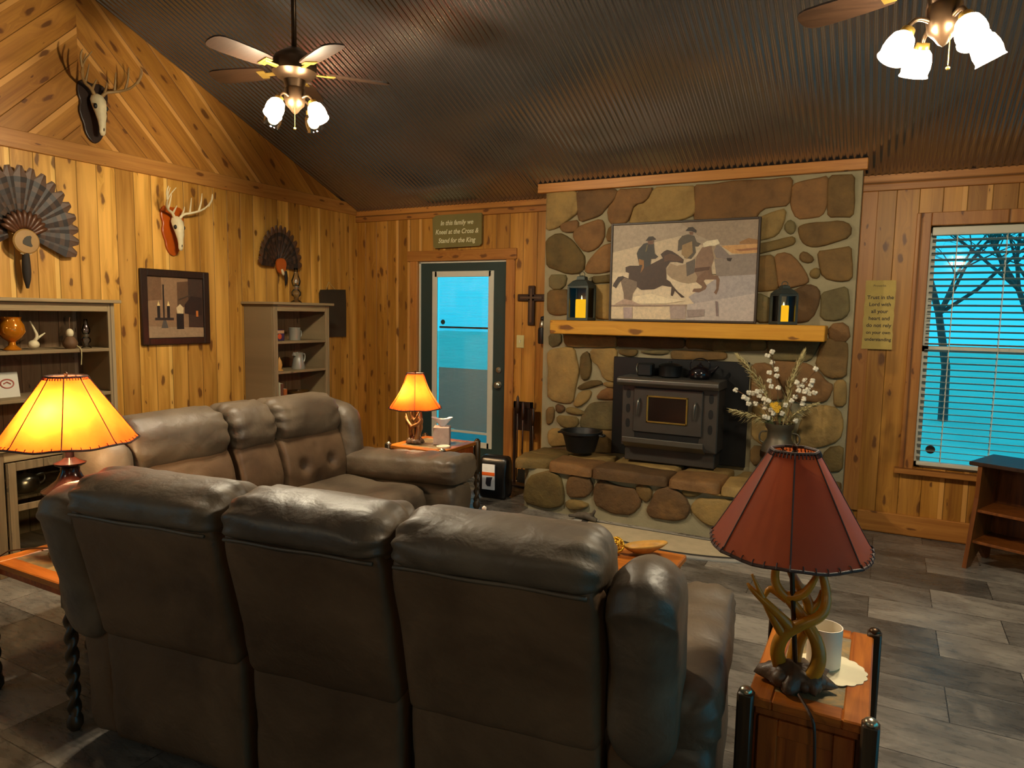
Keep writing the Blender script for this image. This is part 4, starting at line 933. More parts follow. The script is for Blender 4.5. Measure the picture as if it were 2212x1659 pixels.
# ------------------------------------------------------------------ lamps
def lamp_shade(t, z0, z1, r0, r1, n, mat, flare=.0, seams=(), cent=(0, 0), rot=0.):
    K = 14; vs = []; fs = []; N = n*6
    for k in range(K+1):
        u = k/K; z = z0+(z1-z0)*u; r_ = r0+(r1-r0)*u - flare*math.sin(PI*u)
        for j in range(N):
            an = rot+2*PI*j/N; sec = (an-rot) % (2*PI/n)-PI/n; rr = r_*(math.cos(PI/n)/math.cos(sec)*.6+.4)
            sc_ = .004*math.cos(2*PI*j/6*1) if k == 0 else 0
            vs.append((cent[0]+rr*math.cos(an), cent[1]+rr*math.sin(an), z+sc_))
    for k in range(K):
        for j in range(N): j2 = (j+1) % N; fs.append((k*N+j, k*N+j2, (k+1)*N+j2, (k+1)*N+j))
    m = MB(); m.add(vs, fs); sh = m.build('lamp_shade', mat, t, smooth=False, auto=30)
    for nm, k in (('bottom_lacing', 0), ('top_lacing', K)):
        ring = [Vector(vs[k*N+j]) for j in range(N)]; ring.append(ring[0]); m = MB()
        m.tube(ring, .0045, 6)
        for j in range(0, N, 1 if N > 40 else 1):
            p = Vector(vs[k*N+j]); q = Vector(vs[(k+(1 if k == 0 else -1))*N+j]); q = p+(q-p).normalized()*.013; nrm = Vector((p.x-cent[0], p.y-cent[1], 0)).normalized()*.003
            m.tube([p-nrm, p+nrm*1.5, q+nrm*1.2, q-nrm], .0017, 4)
        m.build(nm, M['lace'], sh)
    m = MB()
    for j in range(0, N, 6):
        m.tube([Vector(vs[k*N+j])*1.0 for k in range(K+1)], .0022, 5)
    m.build('panel_seams', M['lace'], sh)
    m = MB(); m.tube([(cent[0], cent[1], z1-.02), (cent[0]+r1, cent[1], z1-.005)], .002, 4); m.tube([(cent[0], cent[1], z1-.02), (cent[0]-r1*.5, cent[1]+r1*.85, z1-.005)], .002, 4); m.tube([(cent[0], cent[1], z1-.02), (cent[0]-r1*.5, cent[1]-r1*.85, z1-.005)], .002, 4)
    m.lathe([(.012, z1-.03), (.012, z1-.01), (.005, z1), (.008, z1+.012), (.001, z1+.018)], 10, Matrix.Translation((cent[0], cent[1], 0))); m.build('finial', M['bronze'], sh)
    return sh
def antler(mb, pts, r0, r1, T=None, n=9):
    k = len(pts); mb.tube(pts, [r0+(r1-r0)*(i/(k-1))**1.3 for i in range(k)], n, T, smooth=2)
def antler_lamp(label, x, y, z, s, shade_mat, lit, mat, rs0, rot, shr, shn=8, bulb_off=(0, 0), zf=1., z0=None, cent=(0, 0)):
    t = thing('table_lamp', label, 'table lamp', (x, y, z+.006), rot)
    m = MB(); rr = random.Random(4)
    prof = [(.095, .0), (.105, .012), (.098, .035), (.07, .052), (.03, .062), (.001, .064)]
    m.lathe([(a*s, b*s) for a, b in prof], 40)
    m.v = [Vector((v.x*(1+.5*noise.noise(v*22/s+Vector((3, 1, 0)))), v.y*(.8+.4*noise.noise(v*20/s)), v.z*(1+.5*noise.noise(v*38/s)))) for v in m.v]
    for k in range(9): a = rr.uniform(0, 6.3); m.ball((.075*s*math.cos(a), .06*s*math.sin(a), rr.uniform(.015, .03)*s), rr.uniform(.018, .03)*s, 8)
    m.build('rock_base', M['rock'], t, smooth=True)
    m = MB(); zt = z0 or .385*s; m.tube([(0, 0, .04*s), (cent[0], cent[1], zt+.06)], .008*s, 8); m.lathe([(.018*s, zt-.02), (.018*s, zt+.03), (.01*s, zt+.05)], 12, Matrix.Translation((cent[0], cent[1], 0))); m.build('lamp_stem', M['bronze'], t)
    # two crossing antlers: a main beam with tines each (x right, y towards camera negative)
    A = [[(-.045, .0, .05), (-.055, -.02, .10), (-.035, -.035, .155), (.02, -.04, .19), (.085, -.03, .215), (.105, .0, .26), (.09, .01, .33), (.075, 0, .37)],
         [(-.035, -.035, .155), (-.065, -.04, .20), (-.095, -.035, .25), (-.125, -.03, .31)],
         [(-.01, -.038, .175), (-.06, -.045, .22), (-.125, -.03, .265), (-.14, -.02, .28)],
         [(.05, -.03, .04), (.075, -.03, .09), (.07, -.02, .14), (.04, .0, .18), (-.005, .01, .235), (-.05, .0, .27), (-.055, -.01, .32), (-.03, -.01, .37)],
         [(-.02, .01, .245), (.03, -.015, .26), (.065, -.02, .31), (.095, -.01, .365)],
         [(-.015, .01, .24), (-.07, .02, .265), (-.085, .01, .235)],
         [(.0, .03, .05), (.02, .045, .12), (.06, .04, .17), (.05, .03, .24), (.0, .03, .30), (-.02, .02, .37)],
         [(.055, .035, .20), (.085, .03, .235), (.09, .03, .27)]]
    for i, P in enumerate(A):
        m = MB(); P = [(a*s+cent[0]*c*2, b*s, (.05+(c-.05)*zf)*s) for a, b, c in P]; main = i in (0, 3, 6)
        antler(m, P, (.024 if main else .018)*s, (.010 if main else .004)*s); m.build('antler' if main else 'antler_tine', mat, t, smooth=True)
    z0 = z0 or .385*s
    sh = lamp_shade(t, z0, z0+rs0[2], rs0[0], rs0[1], shn, shade_mat, flare=rs0[3], rot=shr, cent=cent)
    m = MB(); zb = z0+rs0[2]*.42; m.lathe([(.014, zb-.07), (.016, zb-.03)], 10); m.ball((bulb_off[0], bulb_off[1], zb+.01), .03, 12, (1, 1, 1.2)); m.build('bulb', M['bulb2'] if lit else M['wax'], t, smooth=True)
    return t
antler_lamp('unlit table lamp with red leather shade and golden antler base, right foreground', -.165, 1.985, TZ, .84, M['shade_off'], False, M['antler_y'], (.212, .060, .262, .0), rad(12), rad(8), 7, zf=1.18, z0=.385, cent=(-.036, -.012))
antler_lamp('lit table lamp with antler base and amber shade beside the glass door', -3.14, 4.30, TZ, .70, M['shade_on'], True, M['antler_b'], (.215, .068, .265, .02), rad(-15), rad(20), 6, (-.05, -.05))
# left lamp: turned dark base
t = thing('table_lamp', 'lit table lamp with wide glowing rawhide shade at the left edge', 'table lamp', (-2.855, 1.585, TZ), 0)
m = MB(); m.lathe([(.085, 0), (.09, .015), (.07, .03), (.05, .05), (.075, .10), (.085, .17), (.075, .235), (.062, .252), (.10, .262), (.104, .27), (.085, .282), (.05, .31), (.034, .345), (.034, .36), (.055, .372), (.058, .379), (.034, .388), (.016, .40), (.016, .46)], 36)
m.build('turned_base', plain('glossy dark bronze base', (40, 22, 20), .18, .3, vary=.2), t, auto=35)
sh = lamp_shade(t, .465, .725, .248, .072, 8, M['shade_on'], 0, rot=rad(10))
m = MB(); m.lathe([(.014, .46), (.016, .52)], 10); m.ball((.055, -.075, .57), .034, 12, (1, 1, 1.2)); m.build('bulb', M['bulb2'], t, smooth=True)
m = MB(); m.tube([(-.06, .0, .01), (-.20, -.05, .005), (-.285, -.16, .0), (-.29, -.18, -.25), (-.27, -.16, -.52)], .003, 5, smooth=2); m.build('power_cord', M['walnut'], t)
t2 = bpy.data.objects['table_lamp']
m = MB(); m.tube([(.0, -.09, .012), (.02, -.165, .004), (.03, -.185, -.02), (.035, -.19, -.2), (.07, -.192, -.5)], .004, 5, smooth=2); m.build('power_cord', M['walnut'], t2)

# things on the end tables
def candle_jar(x, y):
    dl = thing('lace_doily', 'cream lace doily under the white candle jar', 'doily', (x+.02, y-.01, TZ+.0005))
    m = MB(); pts = []
    for k in range(96): a = 2*PI*k/96; r_ = .092+.006*abs(math.sin(a*9)); pts.append((r_*math.cos(a), r_*math.sin(a)))
    m.prism(pts, 0, .002, 'XY'); m.build('lace', M['paper'], dl)
    j = thing('candle_jar', 'white frosted candle jar on the right foreground end table', 'candle jar', (x, y, TZ+.003))
    m = MB(); m.lathe([(.04, 0), (.046, .006), (.047, .118), (.044, .118), (.043, .07), (.001, .07)], 32, cap=False); m.build('jar', M['wax'], j, auto=50)
    m = MB(); m.lathe([(.0425, .07), (.0425, .078), (.003, .076), (.002, .09), (.0005, .092)], 24); m.build('candle_wax', M['paper'], j, smooth=True)
candle_jar(-.105, 2.135)
t = thing('tissue_box', 'patterned square tissue box beside the lit antler lamp', 'tissue box', (-2.96, 4.40, TZ), rad(28))
m = MB(); m.rbox((-.062, -.062, 0), (.062, .062, .135), .004); m.build('carton', plain('mauve patterned card', (168, 148, 138), .6, vary=.16, vscale=26), t)
m = MB(); N = 16; vs = []; fs = []
for k in range(6):
    for j in range(N): a = 2*PI*j/N; r_ = (.012+.010*k)*(1+.28*math.cos(3*a+k*.3)); vs.append((r_*math.cos(a)*1.15, r_*math.sin(a)*.5, .13+.014*k+.010*k/5*math.cos(2*a)))
for k in range(5):
    for j in range(N): j2 = (j+1) % N; fs.append((k*N+j, k*N+j2, (k+1)*N+j2, (k+1)*N+j))
m.add(vs, fs); m.build('tissue', M['tissue'], t, smooth=True)
t = thing('coaster', 'pale round coaster on the table by the glass door', 'coaster', (-2.86, 4.27, TZ))
m = MB(); m.lathe([(.048, 0), (.05, .004), (.05, .014), (.044, .016), (.04, .011), (.001, .011)], 24); m.build('disc', M['white'], t, auto=40)
t = thing('coaster_box', 'small dark wooden box behind the left sofa end on the left table', 'box', (-2.70, 1.52, TZ))
m = MB(); m.rbox((-.05, -.04, 0), (.05, .04, .055), .004); m.build('box_body', M['walnut'], t)

# ------------------------------------------------------------------ coffee table and its things
t = thing('coffee_table', 'wooden coffee table between the sofas and the hearth', 'coffee table', (-1.40, 2.83, 0))
m = MB(); m.rbox((-.65, -.30, .42), (.65, .30, .45), .005); m.build('tabletop', M['oak_x'], t)
m = MB(); m.rbox((-.61, -.26, .34), (.61, -.235, .42), .003); m.rbox((-.61, .235, .34), (.61, .26, .42), .003); m.rbox((-.61, -.26, .34), (-.585, .26, .42), .003); m.rbox((.585, -.26, .34), (.61, .26, .42), .003); m.build('apron', M['walnut'], t)
for sx in (-1, 1):
    for sy in (-1, 1): m = MB(); m.rbox((sx*.60-.03, sy*.25-.03, 0), (sx*.60+.03, sy*.25+.03, .42), .005); m.build('leg', M['redwood'], t)
p = at(1330, 1180, 2, .49); t = thing('gold_ornament', 'gold openwork ornament on the coffee table', 'ornament', (p.x, p.y, .45))
m = MB()
for k in range(26):
    a, b = rs.uniform(0, 6.3), rs.uniform(-1, 1); q = math.sqrt(1-b*b); c = Vector((q*math.cos(a), q*math.sin(a), b)); o_ = c.orthogonal().normalized(); o2 = c.cross(o_)
    pts = [Vector((0, 0, .045))+c*.034+(o_*math.cos(u)+o2*math.sin(u))*.014 for u in [2*PI*w_/8 for w_ in range(9)]]; m.tube(pts, .004, 5)
m.build('petals', M['gold'], t, smooth=True)
p = at(1366, 1185, 2, .47); t = thing('wooden_bowl', 'carved wooden leaf-shaped dish beside the gold ornament', 'dish', (p.x+.05, p.y, .45), rad(20))
m = MB(); N = 28; vs = [(0, 0, .004)]; fs = []
for r_ in (.4, .8, 1.0):
    for j in range(N): a = 2*PI*j/N; vs.append((.10*r_*math.cos(a)*(1+.12*math.cos(a)), .05*r_*math.sin(a), .004+.045*r_**2.2+.015*r_*math.cos(a)))
for j in range(N): fs.append((0, 1+j, 1+(j+1) % N))
for k in range(2):
    for j in range(N): fs.append((1+k*N+j, 1+k*N+(j+1) % N, 1+(k+1)*N+(j+1) % N, 1+(k+1)*N+j))
m.add(vs, fs); o = m.build('dish', plain('tan carved wood', (186, 136, 58), .5, vary=.25, vscale=20), t, smooth=True); s_ = o.modifiers.new('s', 'SOLIDIFY'); s_.thickness = .008
p = at(1080, 1103, 2, .47); t = thing('bell_ornament', 'small white bell-shaped ornament peeking over the foreground sofa back', 'ornament', (max(p.x, -1.98), min(p.y, 3.08), .45))
m = MB(); m.lathe([(.03, 0), (.028, .02), (.014, .05), (.006, .06), (.012, .07), (.012, .08), (.001, .088)], 16); m.build('bell_body', M['wax'], t, smooth=True)
p = at(1265, 1122, 2, .02); t = thing('driftwood_piece', 'small piece of grey driftwood on the floor left of the hearth rug', 'driftwood', (p.x, p.y, 0))
m = MB(); m.tube([(-.13, .0, .03), (-.06, .02, .04), (.02, 0, .05), (.09, -.01, .03)], [.012, .024, .03, .018], 8, smooth=2); m.tube([(.05, 0, .05), (.075, -.02, .10), (.10, -.03, .12)], [.014, .010, .004], 7, smooth=1)
m.v = [v*(1+.18*noise.noise(v*30)) for v in m.v]; m.build('wood', plain('grey driftwood', (84, 74, 62), .8, vary=.3, vscale=30), t, smooth=True)

# wooden stand cut by the right edge
t = thing('wooden_magazine_stand', 'wooden stand with splayed side and shelf, cut by the right edge', 'stand', (.86, 5.15, 0), rad(-24))
m = MB(); m.rbox((-.31, -.20, .655), (.34, .20, .68), .005); m.build('stand_top', M['walnut'], t)
for s_, nm in ((-1, 1), (1, 1)):
    m = MB(); P = [(-.19, .655), (.19, .655), (.17, .45), (.20, .0), (.13, .0), (.0, .10), (-.13, .0), (-.20, .0), (-.17, .45)]
    m.prism(P, -.012, .012, 'YZ', Matrix.Translation((s_*.26, 0, 0)) @ Matrix(((1, 0, -.06*s_, .03*s_), (0, 1, 0, 0), (0, 0, 1, 0), (0, 0, 0, 1)))); m.build('side_panel', M['redwood'], t)
m = MB(); m.rbox((-.26, -.16, .36), (.26, .16, .378), .003); m.build('shelf', M['redwood'], t)
m = MB(); m.rbox((-.27, -.16, .16), (.27, .16, .178), .003); m.build('shelf', M['redwood'], t)
m = MB(); m.rbox((-.26, .14, .10), (.26, .152, .65), .003); m.build('back_panel', M['redwood'], t)

# ------------------------------------------------------------------ bookcases on the left wall
def case(name, label, y0, y1, depth, z1, shelves, zb=0., cab=None):
    cy_ = (y0+y1)/2; hw = (y1-y0)/2; t = thing(name, label, 'bookcase', (LF, cy_, 0)); w = .045
    m = MB(); m.rbox((.004, -hw-.03, z1), (depth+.035, hw+.03, z1+.022), .003); m.build('top_board', M['barn_y'], t)
    for s_ in (-1, 1):
        m = MB(); m.rbox((.004, s_*hw-(.02 if s_ > 0 else 0), zb), (depth-.02, s_*hw+(0 if s_ > 0 else .02), z1), .003); m.build('side_panel', M['barn'], t)
        m = MB(); a = sorted((s_*hw, s_*(hw-w))); m.rbox((depth-.02, a[0], zb), (depth, a[1], z1), .003); m.build('face_stile', M['barn'], t)
    m = MB(); m.rbox((depth-.02, -hw+w, z1-.055), (depth, hw-w, z1), .003); m.build('face_rail', M['barn_y'], t)
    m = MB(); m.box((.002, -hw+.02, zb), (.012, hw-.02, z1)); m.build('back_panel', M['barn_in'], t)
    for z in shelves: m = MB(); m.rbox((.012, -hw+.02, z-.022), (depth-.004, hw-.02, z), .003); m.build('shelf', M['barn_y'], t)
    return t
ND = .36
case('bookcase', 'narrow barnwood bookcase behind the far sofa', 4.195, 4.855, ND, 1.585, (.06, .42, .735, 1.018, 1.275))
hu = case('hutch', 'wide barnwood hutch at the left edge with glass doors below', 2.02, 2.835, ND, 1.565, (.985, 1.272), zb=.72)
m = MB(); hw = .44; D = .56; CZ = .72
m.rbox((.004, -hw-.02, CZ-.0), (D+.02, hw+.02, CZ+.022), .003); m.build('cabinet_top', M['barn_y'], hu)
m = MB()
m.box((.004, -hw, .0), (D-.02, -hw+.02, CZ)); m.box((.004, hw-.02, 0), (D-.02, hw, CZ)); m.box((.004, -hw, .04), (D-.02, hw, .07)); m.box((.004, -hw, 0), (.014, hw, CZ)); m.box((.02, -hw+.02, .42), (D-.06, hw-.02, .435)); m.build('cabinet_body', M['barn'], hu)
m = MB(); m.rbox((D-.02, -hw, 0), (D, -hw+.05, CZ), .003); m.rbox((D-.02, hw-.05, 0), (D, hw, CZ), .003); m.rbox((D-.02, -.03, 0), (D, .03, CZ), .003); m.build('face_stile', M['barn'], hu)
m = MB(); m.rbox((D-.02, -hw+.05, CZ-.06), (D, hw-.05, CZ), .003); m.build('face_rail', M['barn_y'], hu)
m = MB(); m.rbox((D-.02, -hw+.05, 0), (D, hw-.05, .07), .003); m.build('face_rail', M['barn_y'], hu)
for a, b in ((-hw+.055, -.035), (.035, hw-.055)):
    m = MB(); x0, x1 = D-.004, D+.014; z0, z1 = .075, CZ-.065
    m.rbox((x0, a, z0), (x1, a+.05, z1), .003); m.rbox((x0, b-.05, z0), (x1, b, z1), .003); m.rbox((x0, a+.05, z0), (x1, b-.05, z0+.05), .003); m.rbox((x0, a+.05, z1-.05), (x1, b-.05, z1), .003); m.rbox((x0, a+.05, .37), (x1, b-.05, .41), .003)
    dd = m.build('cabinet_door', M['barn'], hu); m = MB(); m.box((D+.004, a+.045, z0+.045), (D+.006, b-.045, z1-.045)); m.build('door_glass', M['pane'], dd)
    m = MB(); m.lathe([(.010, 0), (.006, .012), (.013, .022), (.001, .028)], 12, Matrix.Translation((x1, b-.025 if a < -.1 else a+.025, .46)) @ Matrix.Rotation(rad(90), 4, 'Y')); m.build('knob', M['bronze'], dd, smooth=True)

def on(y, z, x=None): return (LF+(x or .2), y, z)
def lathe_thing(name, label, cat, loc, prof, mat, part, n=22, **kw):
    t = thing(name, label, cat, loc, kw.get('rotz', 0)); m = MB(); m.lathe(prof, n); m.build(part, mat, t, auto=45); return t
S1, S2 = 1.272, .985
t = lathe_thing('amber_glass_urn', 'amber glass urn on the top shelf of the wide hutch', 'vase', on(2.27, S1, .24), [(.045, 0), (.048, .006), (.02, .03), (.018, .05), (.05, .075), (.072, .11), (.066, .15), (.05, .18), (.055, .20), (.05, .2), (.046, .18), (.06, .15), (.066, .11), (.045, .08), (.001, .06)], M['amber'], 'urn_body')
t = thing('antler_bone', 'small pale antler piece beside the amber urn', 'antler', on(2.40, S1, .22)); m = MB(); m.ball((0, 0, .03), .03, 10, (1, 1.1, .9)); antler(m, [(0, 0, .04), (.01, .02, .08), (0, .01, .12), (0, -.015, .175)], .012, .004); antler(m, [(0, 0, .05), (0, .04, .08), (0, .07, .10)], .01, .003); m.build('bone', M['bone'], t, smooth=True)
t = lathe_thing('gourd_doll', 'small gourd figure with cream top and hanging cord on the hutch shelf', 'figurine', on(2.575, S1, .30), [(.025, 0), (.042, .02), (.044, .04), (.03, .065), (.018, .08)], M['stem'], 'gourd_body')
m = MB(); m.ball((0, 0, .10), .022, 12, (1, 1, 1.3)); m.build('head', M['bone'], t, smooth=True)
m = MB(); m.tube([(.0, .0, .12), (.0, .0, .17), (.002, .004, .2)], .003, 5); m.build('loop', M['stem'], t); m = MB(); m.tube([(.04, .02, .02), (.066, .03, .004), (.068, .03, -.04), (.066, .025, -.10)], .003, 5, smooth=1); m.build('cord', M['pampas'], t)
def oil_lamp(label, loc, s, clear=True):
    t = thing('oil_lamp', label, 'oil lamp', loc)
    m = MB(); m.lathe([(a*s, b*s) for a, b in [(.055, 0), (.05, .01), (.022, .03), (.02, .05), (.045, .07), (.048, .10), (.03, .125), (.022, .13)]], 22); m.build('font', M['glass'], t, smooth=True)
    m = MB(); m.lathe([(a*s, b*s) for a, b in [(.024, .128), (.026, .14), (.03, .145), (.03, .155), (.018, .165), (.01, .18), (.001, .182)]], 20); m.tube([(.02*s, 0, .15*s), (.05*s, 0, .15*s)], .003*s, 5); m.build('burner', M['nickel'], t, auto=40)
    m = MB(); m.lathe([(a*s, b*s) for a, b in [(.026, .15), (.042, .185), (.045, .21), (.03, .25), (.02, .28), (.019, .33), (.0175, .33), (.0185, .28), (.028, .25), (.043, .21), (.04, .186), (.025, .152)]], 22, cap=False); m.build('chimney', M['glass'], t, smooth=True)
    return t
oil_lamp('clear glass oil lamp on top of the narrow bookcase', (LF+.22, 4.59, 1.607), .92)
oil_lamp('small silver and glass oil lamp at the right of the hutch shelf', on(2.695, S1, .27), .57)
t = thing('white_card', 'tall white card leaning at the left end of the hutch top shelf', 'card', on(2.095, S1, .28), rad(10)); m = MB(); m.box((-.002, -.028, 0), (.002, .028, .2), Matrix.Rotation(rad(-8), 4, 'Y')); m.build('card', M['paper'], t)
t = thing('printed_plaque', 'white plaque with red oval print on the second hutch shelf', 'plaque', on(2.245, S2, .22), rad(0)); T = Matrix.Rotation(rad(-10), 4, 'Y')
m = MB(); m.rbox((-.004, -.065, 0), (.004, .065, .155), .002, T); m.build('board', M['white'], t)
m = MB(); ring = [(.0055, .036*math.cos(a), .085+.026*math.sin(a)) for a in [2*PI*k/24 for k in range(25)]]; m.tube(ring, .004, 5, T); m.tube([(.0055, -.02, .085), (.0055, .0, .095), (.0055, .02, .082)], .004, 5, T); m.build('oval_print', flat('faded red print', (178, 96, 80)), t)
t = thing('wood_tray', 'thin pale tray at the right of the second hutch shelf', 'tray', on(2.66, S2, .22)); m = MB(); m.rbox((-.08, -.09, 0), (.08, .09, .014), .004); m.build('tray', M['barn_y'], t)
t = thing('teapot', 'silver blue teapot behind the hutch cabinet glass', 'teapot', (LF+.40, 2.22, .436)); m = MB(); m.lathe([(.05, 0), (.075, .03), (.07, .08), (.04, .11), (.01, .118), (.012, .13), (.001, .135)], 22); m.build('teapot_body', M['nickel'], t, smooth=True)
m = MB(); m.tube([(0, .065, .09), (0, .11, .1), (0, .115, .05), (0, .07, .03)], .007, 6, smooth=2); m.build('handle', M['nickel'], t, smooth=True)
t = thing('blanket_stack', 'folded grey green cloth behind the right hutch glass', 'cloth', (LF+.38, 2.62, .436)); m = MB(); m.rbox((-.1, -.11, 0), (.1, .11, .05), .02); m.rbox((-.1, -.1, .05), (.1, .11, .10), .02); m.build('folds', plain('sage cloth', (110, 118, 104), .9), t)
# narrow bookcase items
t = thing('storybook_box', 'orange and purple picture box on the top shelf of the narrow bookcase', 'box', (LF+.26, 4.335, 1.275), rad(5)); m = MB(); m.rbox((-.02, -.055, 0), (.02, .055, .095), .003); m.build('box_body', plain('purple box', (58, 36, 70), .5), t)
m = MB(); m.box((.0202, -.05, .065), (.022, .05, .09)); m.build('cream_band', flat('cream band', (196, 150, 110)), t); m = MB(); m.lathe([(.001, .0), (.024, 0), (.024, .002)], 14, Matrix.Translation((.0205, -.005, .038)) @ Matrix.Rotation(rad(90), 4, 'Y')); m.build('orange_print', flat('orange print b', (206, 82, 30)), t)
M['pewter'] = plain('pale enamelware', (176, 172, 158), .3, .45, vary=.08)
t = lathe_thing('enamel_mug', 'pale metal mug on the top shelf of the narrow bookcase', 'mug', (LF+.24, 4.545, 1.275), [(.048, 0), (.05, .005), (.05, .108), (.052, .112), (.048, .112), (.046, .01), (.001, .01)], M['pewter'], 'mug_body')
m = MB(); m.tube([(0, .048, .09), (0, .08, .085), (0, .08, .03), (0, .048, .025)], .005, 6, smooth=2); m.build('handle', M['pewter'], t, smooth=True)
t = lathe_thing('wooden_bird', 'small tan carved figurine on the middle shelf of the narrow bookcase', 'figurine', (LF+.27, 4.335, 1.018), [(.03, 0), (.03, .008), (.018, .015), (.024, .05), (.02, .08), (.01, .10), (.004, .115), (.001, .12)], plain('tan carving', (196, 140, 66), .5), 'carving')
t = lathe_thing('metal_pitcher', 'silver pitcher on the middle shelf of the narrow bookcase', 'pitcher', (LF+.25, 4.575, 1.018), [(.058, 0), (.06, .005), (.045, .09), (.04, .14), (.046, .148), (.04, .148), (.036, .13), (.05, .02), (.001, .01)], M['pewter'], 'pitcher_body')
m = MB(); m.tube([(0, .042, .13), (0, .085, .135), (0, .075, .07), (0, .052, .04)], .006, 6, smooth=2); m.build('handle', M['pewter'], t, smooth=True)
m = MB(); m.prism([(-.015, .12), (.015, .12), (.0, .15)], -.062, -.035, 'XZ'); m.build('spout', M['pewter'], t)
for k, (y, th, h, c, lb_) in enumerate(((4.262, .022, .17, (30, 50, 72), 'tall dark blue book leaning left in the narrow bookcase'), (4.29, .028, .19, (34, 56, 70), 'blue grey book beside the dark blue book'), (4.32, .010, .18, (206, 196, 160), 'thin cream book on the third bookcase shelf'), (4.345, .028, .17, (104, 62, 40), 'brown book on the third bookcase shelf'), (4.385, .030, .12, (176, 92, 34), 'short orange book at the end of the book row'))):
    t = thing('book', lb_, 'book', (LF+.20, y, .735), 0, 'books on the third shelf of the narrow bookcase'); m = MB(); m.rbox((-.07, -th/2, 0), (.09, th/2, h), .002); m.build('cover', plain('book %d' % k, c, .6), t)
    m = MB(); m.box((-.066, -th/2+.002, h), (.084, th/2-.002, h+.0012)); m.build('pages', M['paper'], t)
t = lathe_thing('brass_bowl', 'shiny brown bowl on the third shelf of the narrow bookcase', 'bowl', (LF+.22, 4.60, .735), [(.04, 0), (.045, .01), (.09, .05), (.10, .085), (.096, .085), (.085, .055), (.04, .016), (.001, .014)], plain('brown glazed bowl', (96, 66, 30), .2, .3), 'bowl_body', 28)

# ------------------------------------------------------------------ things on the left wall (local: y along wall, x out of the wall)
def feather_fan(t, R0, R1, a0, a1, n, cy_, cz, sq=1., off=.03):
    m = MB(); g = random.Random(6)
    cols = [(58, 40, 28), (34, 24, 18), (74, 52, 36), (44, 32, 24)]
    for i in range(n):
        a = a0+(a1-a0)*i/(n-1); ca, sa = math.cos(a), math.sin(a); w = R1*(a1-a0)/n*1.45; d = off+.004*(i % 2)+.0008*i
        rows = []
        for k in range(9):
            u = k/8; r_ = R0+(R1-R0)*u; ww = w*(.35+.65*u) if k < 8 else w*.35
            if k == 8: r_ = R1+w*.35
            x = off+.03*u+.0009*i+.003*(i % 2); rows.append(((x, cy_+(r_*ca-ww/2*sa)*sq, cz+r_*sa+ww/2*ca), (x+.006, cy_+r_*ca*sq, cz+r_*sa), (x, cy_+(r_*ca+ww/2*sa)*sq, cz+r_*sa-ww/2*ca)))
        for k in range(8):
            c = cols[(k+i % 2) % 4] if k < 6 else ((30, 21, 16) if k == 6 else (84, 58, 38)); m.cc = lin(c)
            A, B = rows[k], rows[k+1]; m.add([*A, *B], [(0, 1, 4, 3), (1, 2, 5, 4)])
    m.build('tail_feathers', M['feather'], t, fix=False)
M['feather'] = attr_mat('turkey feathers', 'col', .55)
t = thing('turkey_fan', 'spread turkey tail fan with round badge on the left wall above the hutch', 'turkey fan', (LF, 2.455, 1.95))
feather_fan(t, .10, .36, rad(-18), rad(200), 19, 0, .06, .86)
m = MB(); m.cc = None
for k in range(11): a = rad(10+160*k/10); m.tube([(.075, .04*math.cos(a), .03+.04*math.sin(a)), (.085, .11*math.cos(a), .06+.10*math.sin(a)), (.08, .135*math.cos(a), .06+.125*math.sin(a))], [.012, .020, .006], 6, smooth=1)
m.build('covert_feathers', plain('copper coverts', (88, 54, 32), .4, .2, vary=.3), t, smooth=True)
m = MB(); m.lathe([(.001, 0), (.075, 0), (.078, .008), (.07, .014), (.001, .015)], 30, Matrix.Translation((.085, .0, -.01)) @ Matrix.Rotation(rad(90), 4, 'Y')); bd = m.build('badge', plain('tan badge', (160, 120, 62), .5), t)
m = MB(); m.prism(chaikin([(-.03, -.02), (-.01, .02), (.03, .03), (.02, -.01), (.035, -.045), (-.01, -.035)], 1), .10, .102, 'YZ'); m.build('turkey_print', flat('dark badge print', (52, 44, 26)), bd)
m = MB(); m.tube([(.08, 0, -.08), (.075, 0, -.13), (.07, .005, -.22), (.06, .01, -.30)], [.018, .024, .026, .008], 10, smooth=2); m.build('beard', plain('turkey beard', (40, 34, 28), .8, vary=.3), t, smooth=True)
m = MB(); m.tube([(.08, -.03, -.08), (.085, 0, -.09), (.08, .03, -.08)], .008, 6, smooth=1); m.build('tie', M['bone'], t)
t = thing('turkey_fan', 'smaller dark turkey tail fan with wooden badge above the narrow bookcase', 'turkey fan', (LF, 4.56, 1.93))
feather_fan(t, .07, .33, rad(5), rad(172), 15, 0, -.005, .72)
m = MB(); m.prism(chaikin([(-.055, .0), (-.05, .055), (0, .075), (.05, .055), (.055, .0), (.035, -.05), (0, -.075), (-.035, -.05)], 2), .06, .085, 'YZ'); m.build('wood_badge', plain('orange wood badge', (186, 88, 24), .3), t, bevel=.004)
m = MB(); m.tube([(.09, -.01, -.03), (.10, -.005, -.06), (.09, .01, -.08)], [.01, .014, .008], 8, smooth=1); m.build('spur', M['bone'], t, smooth=True)
m = MB(); m.tube([(.05, .07, -.04), (.05, .08, -.10), (.045, .075, -.17)], [.014, .016, .005], 8, smooth=2); m.build('beard', M['black'], t, smooth=True)

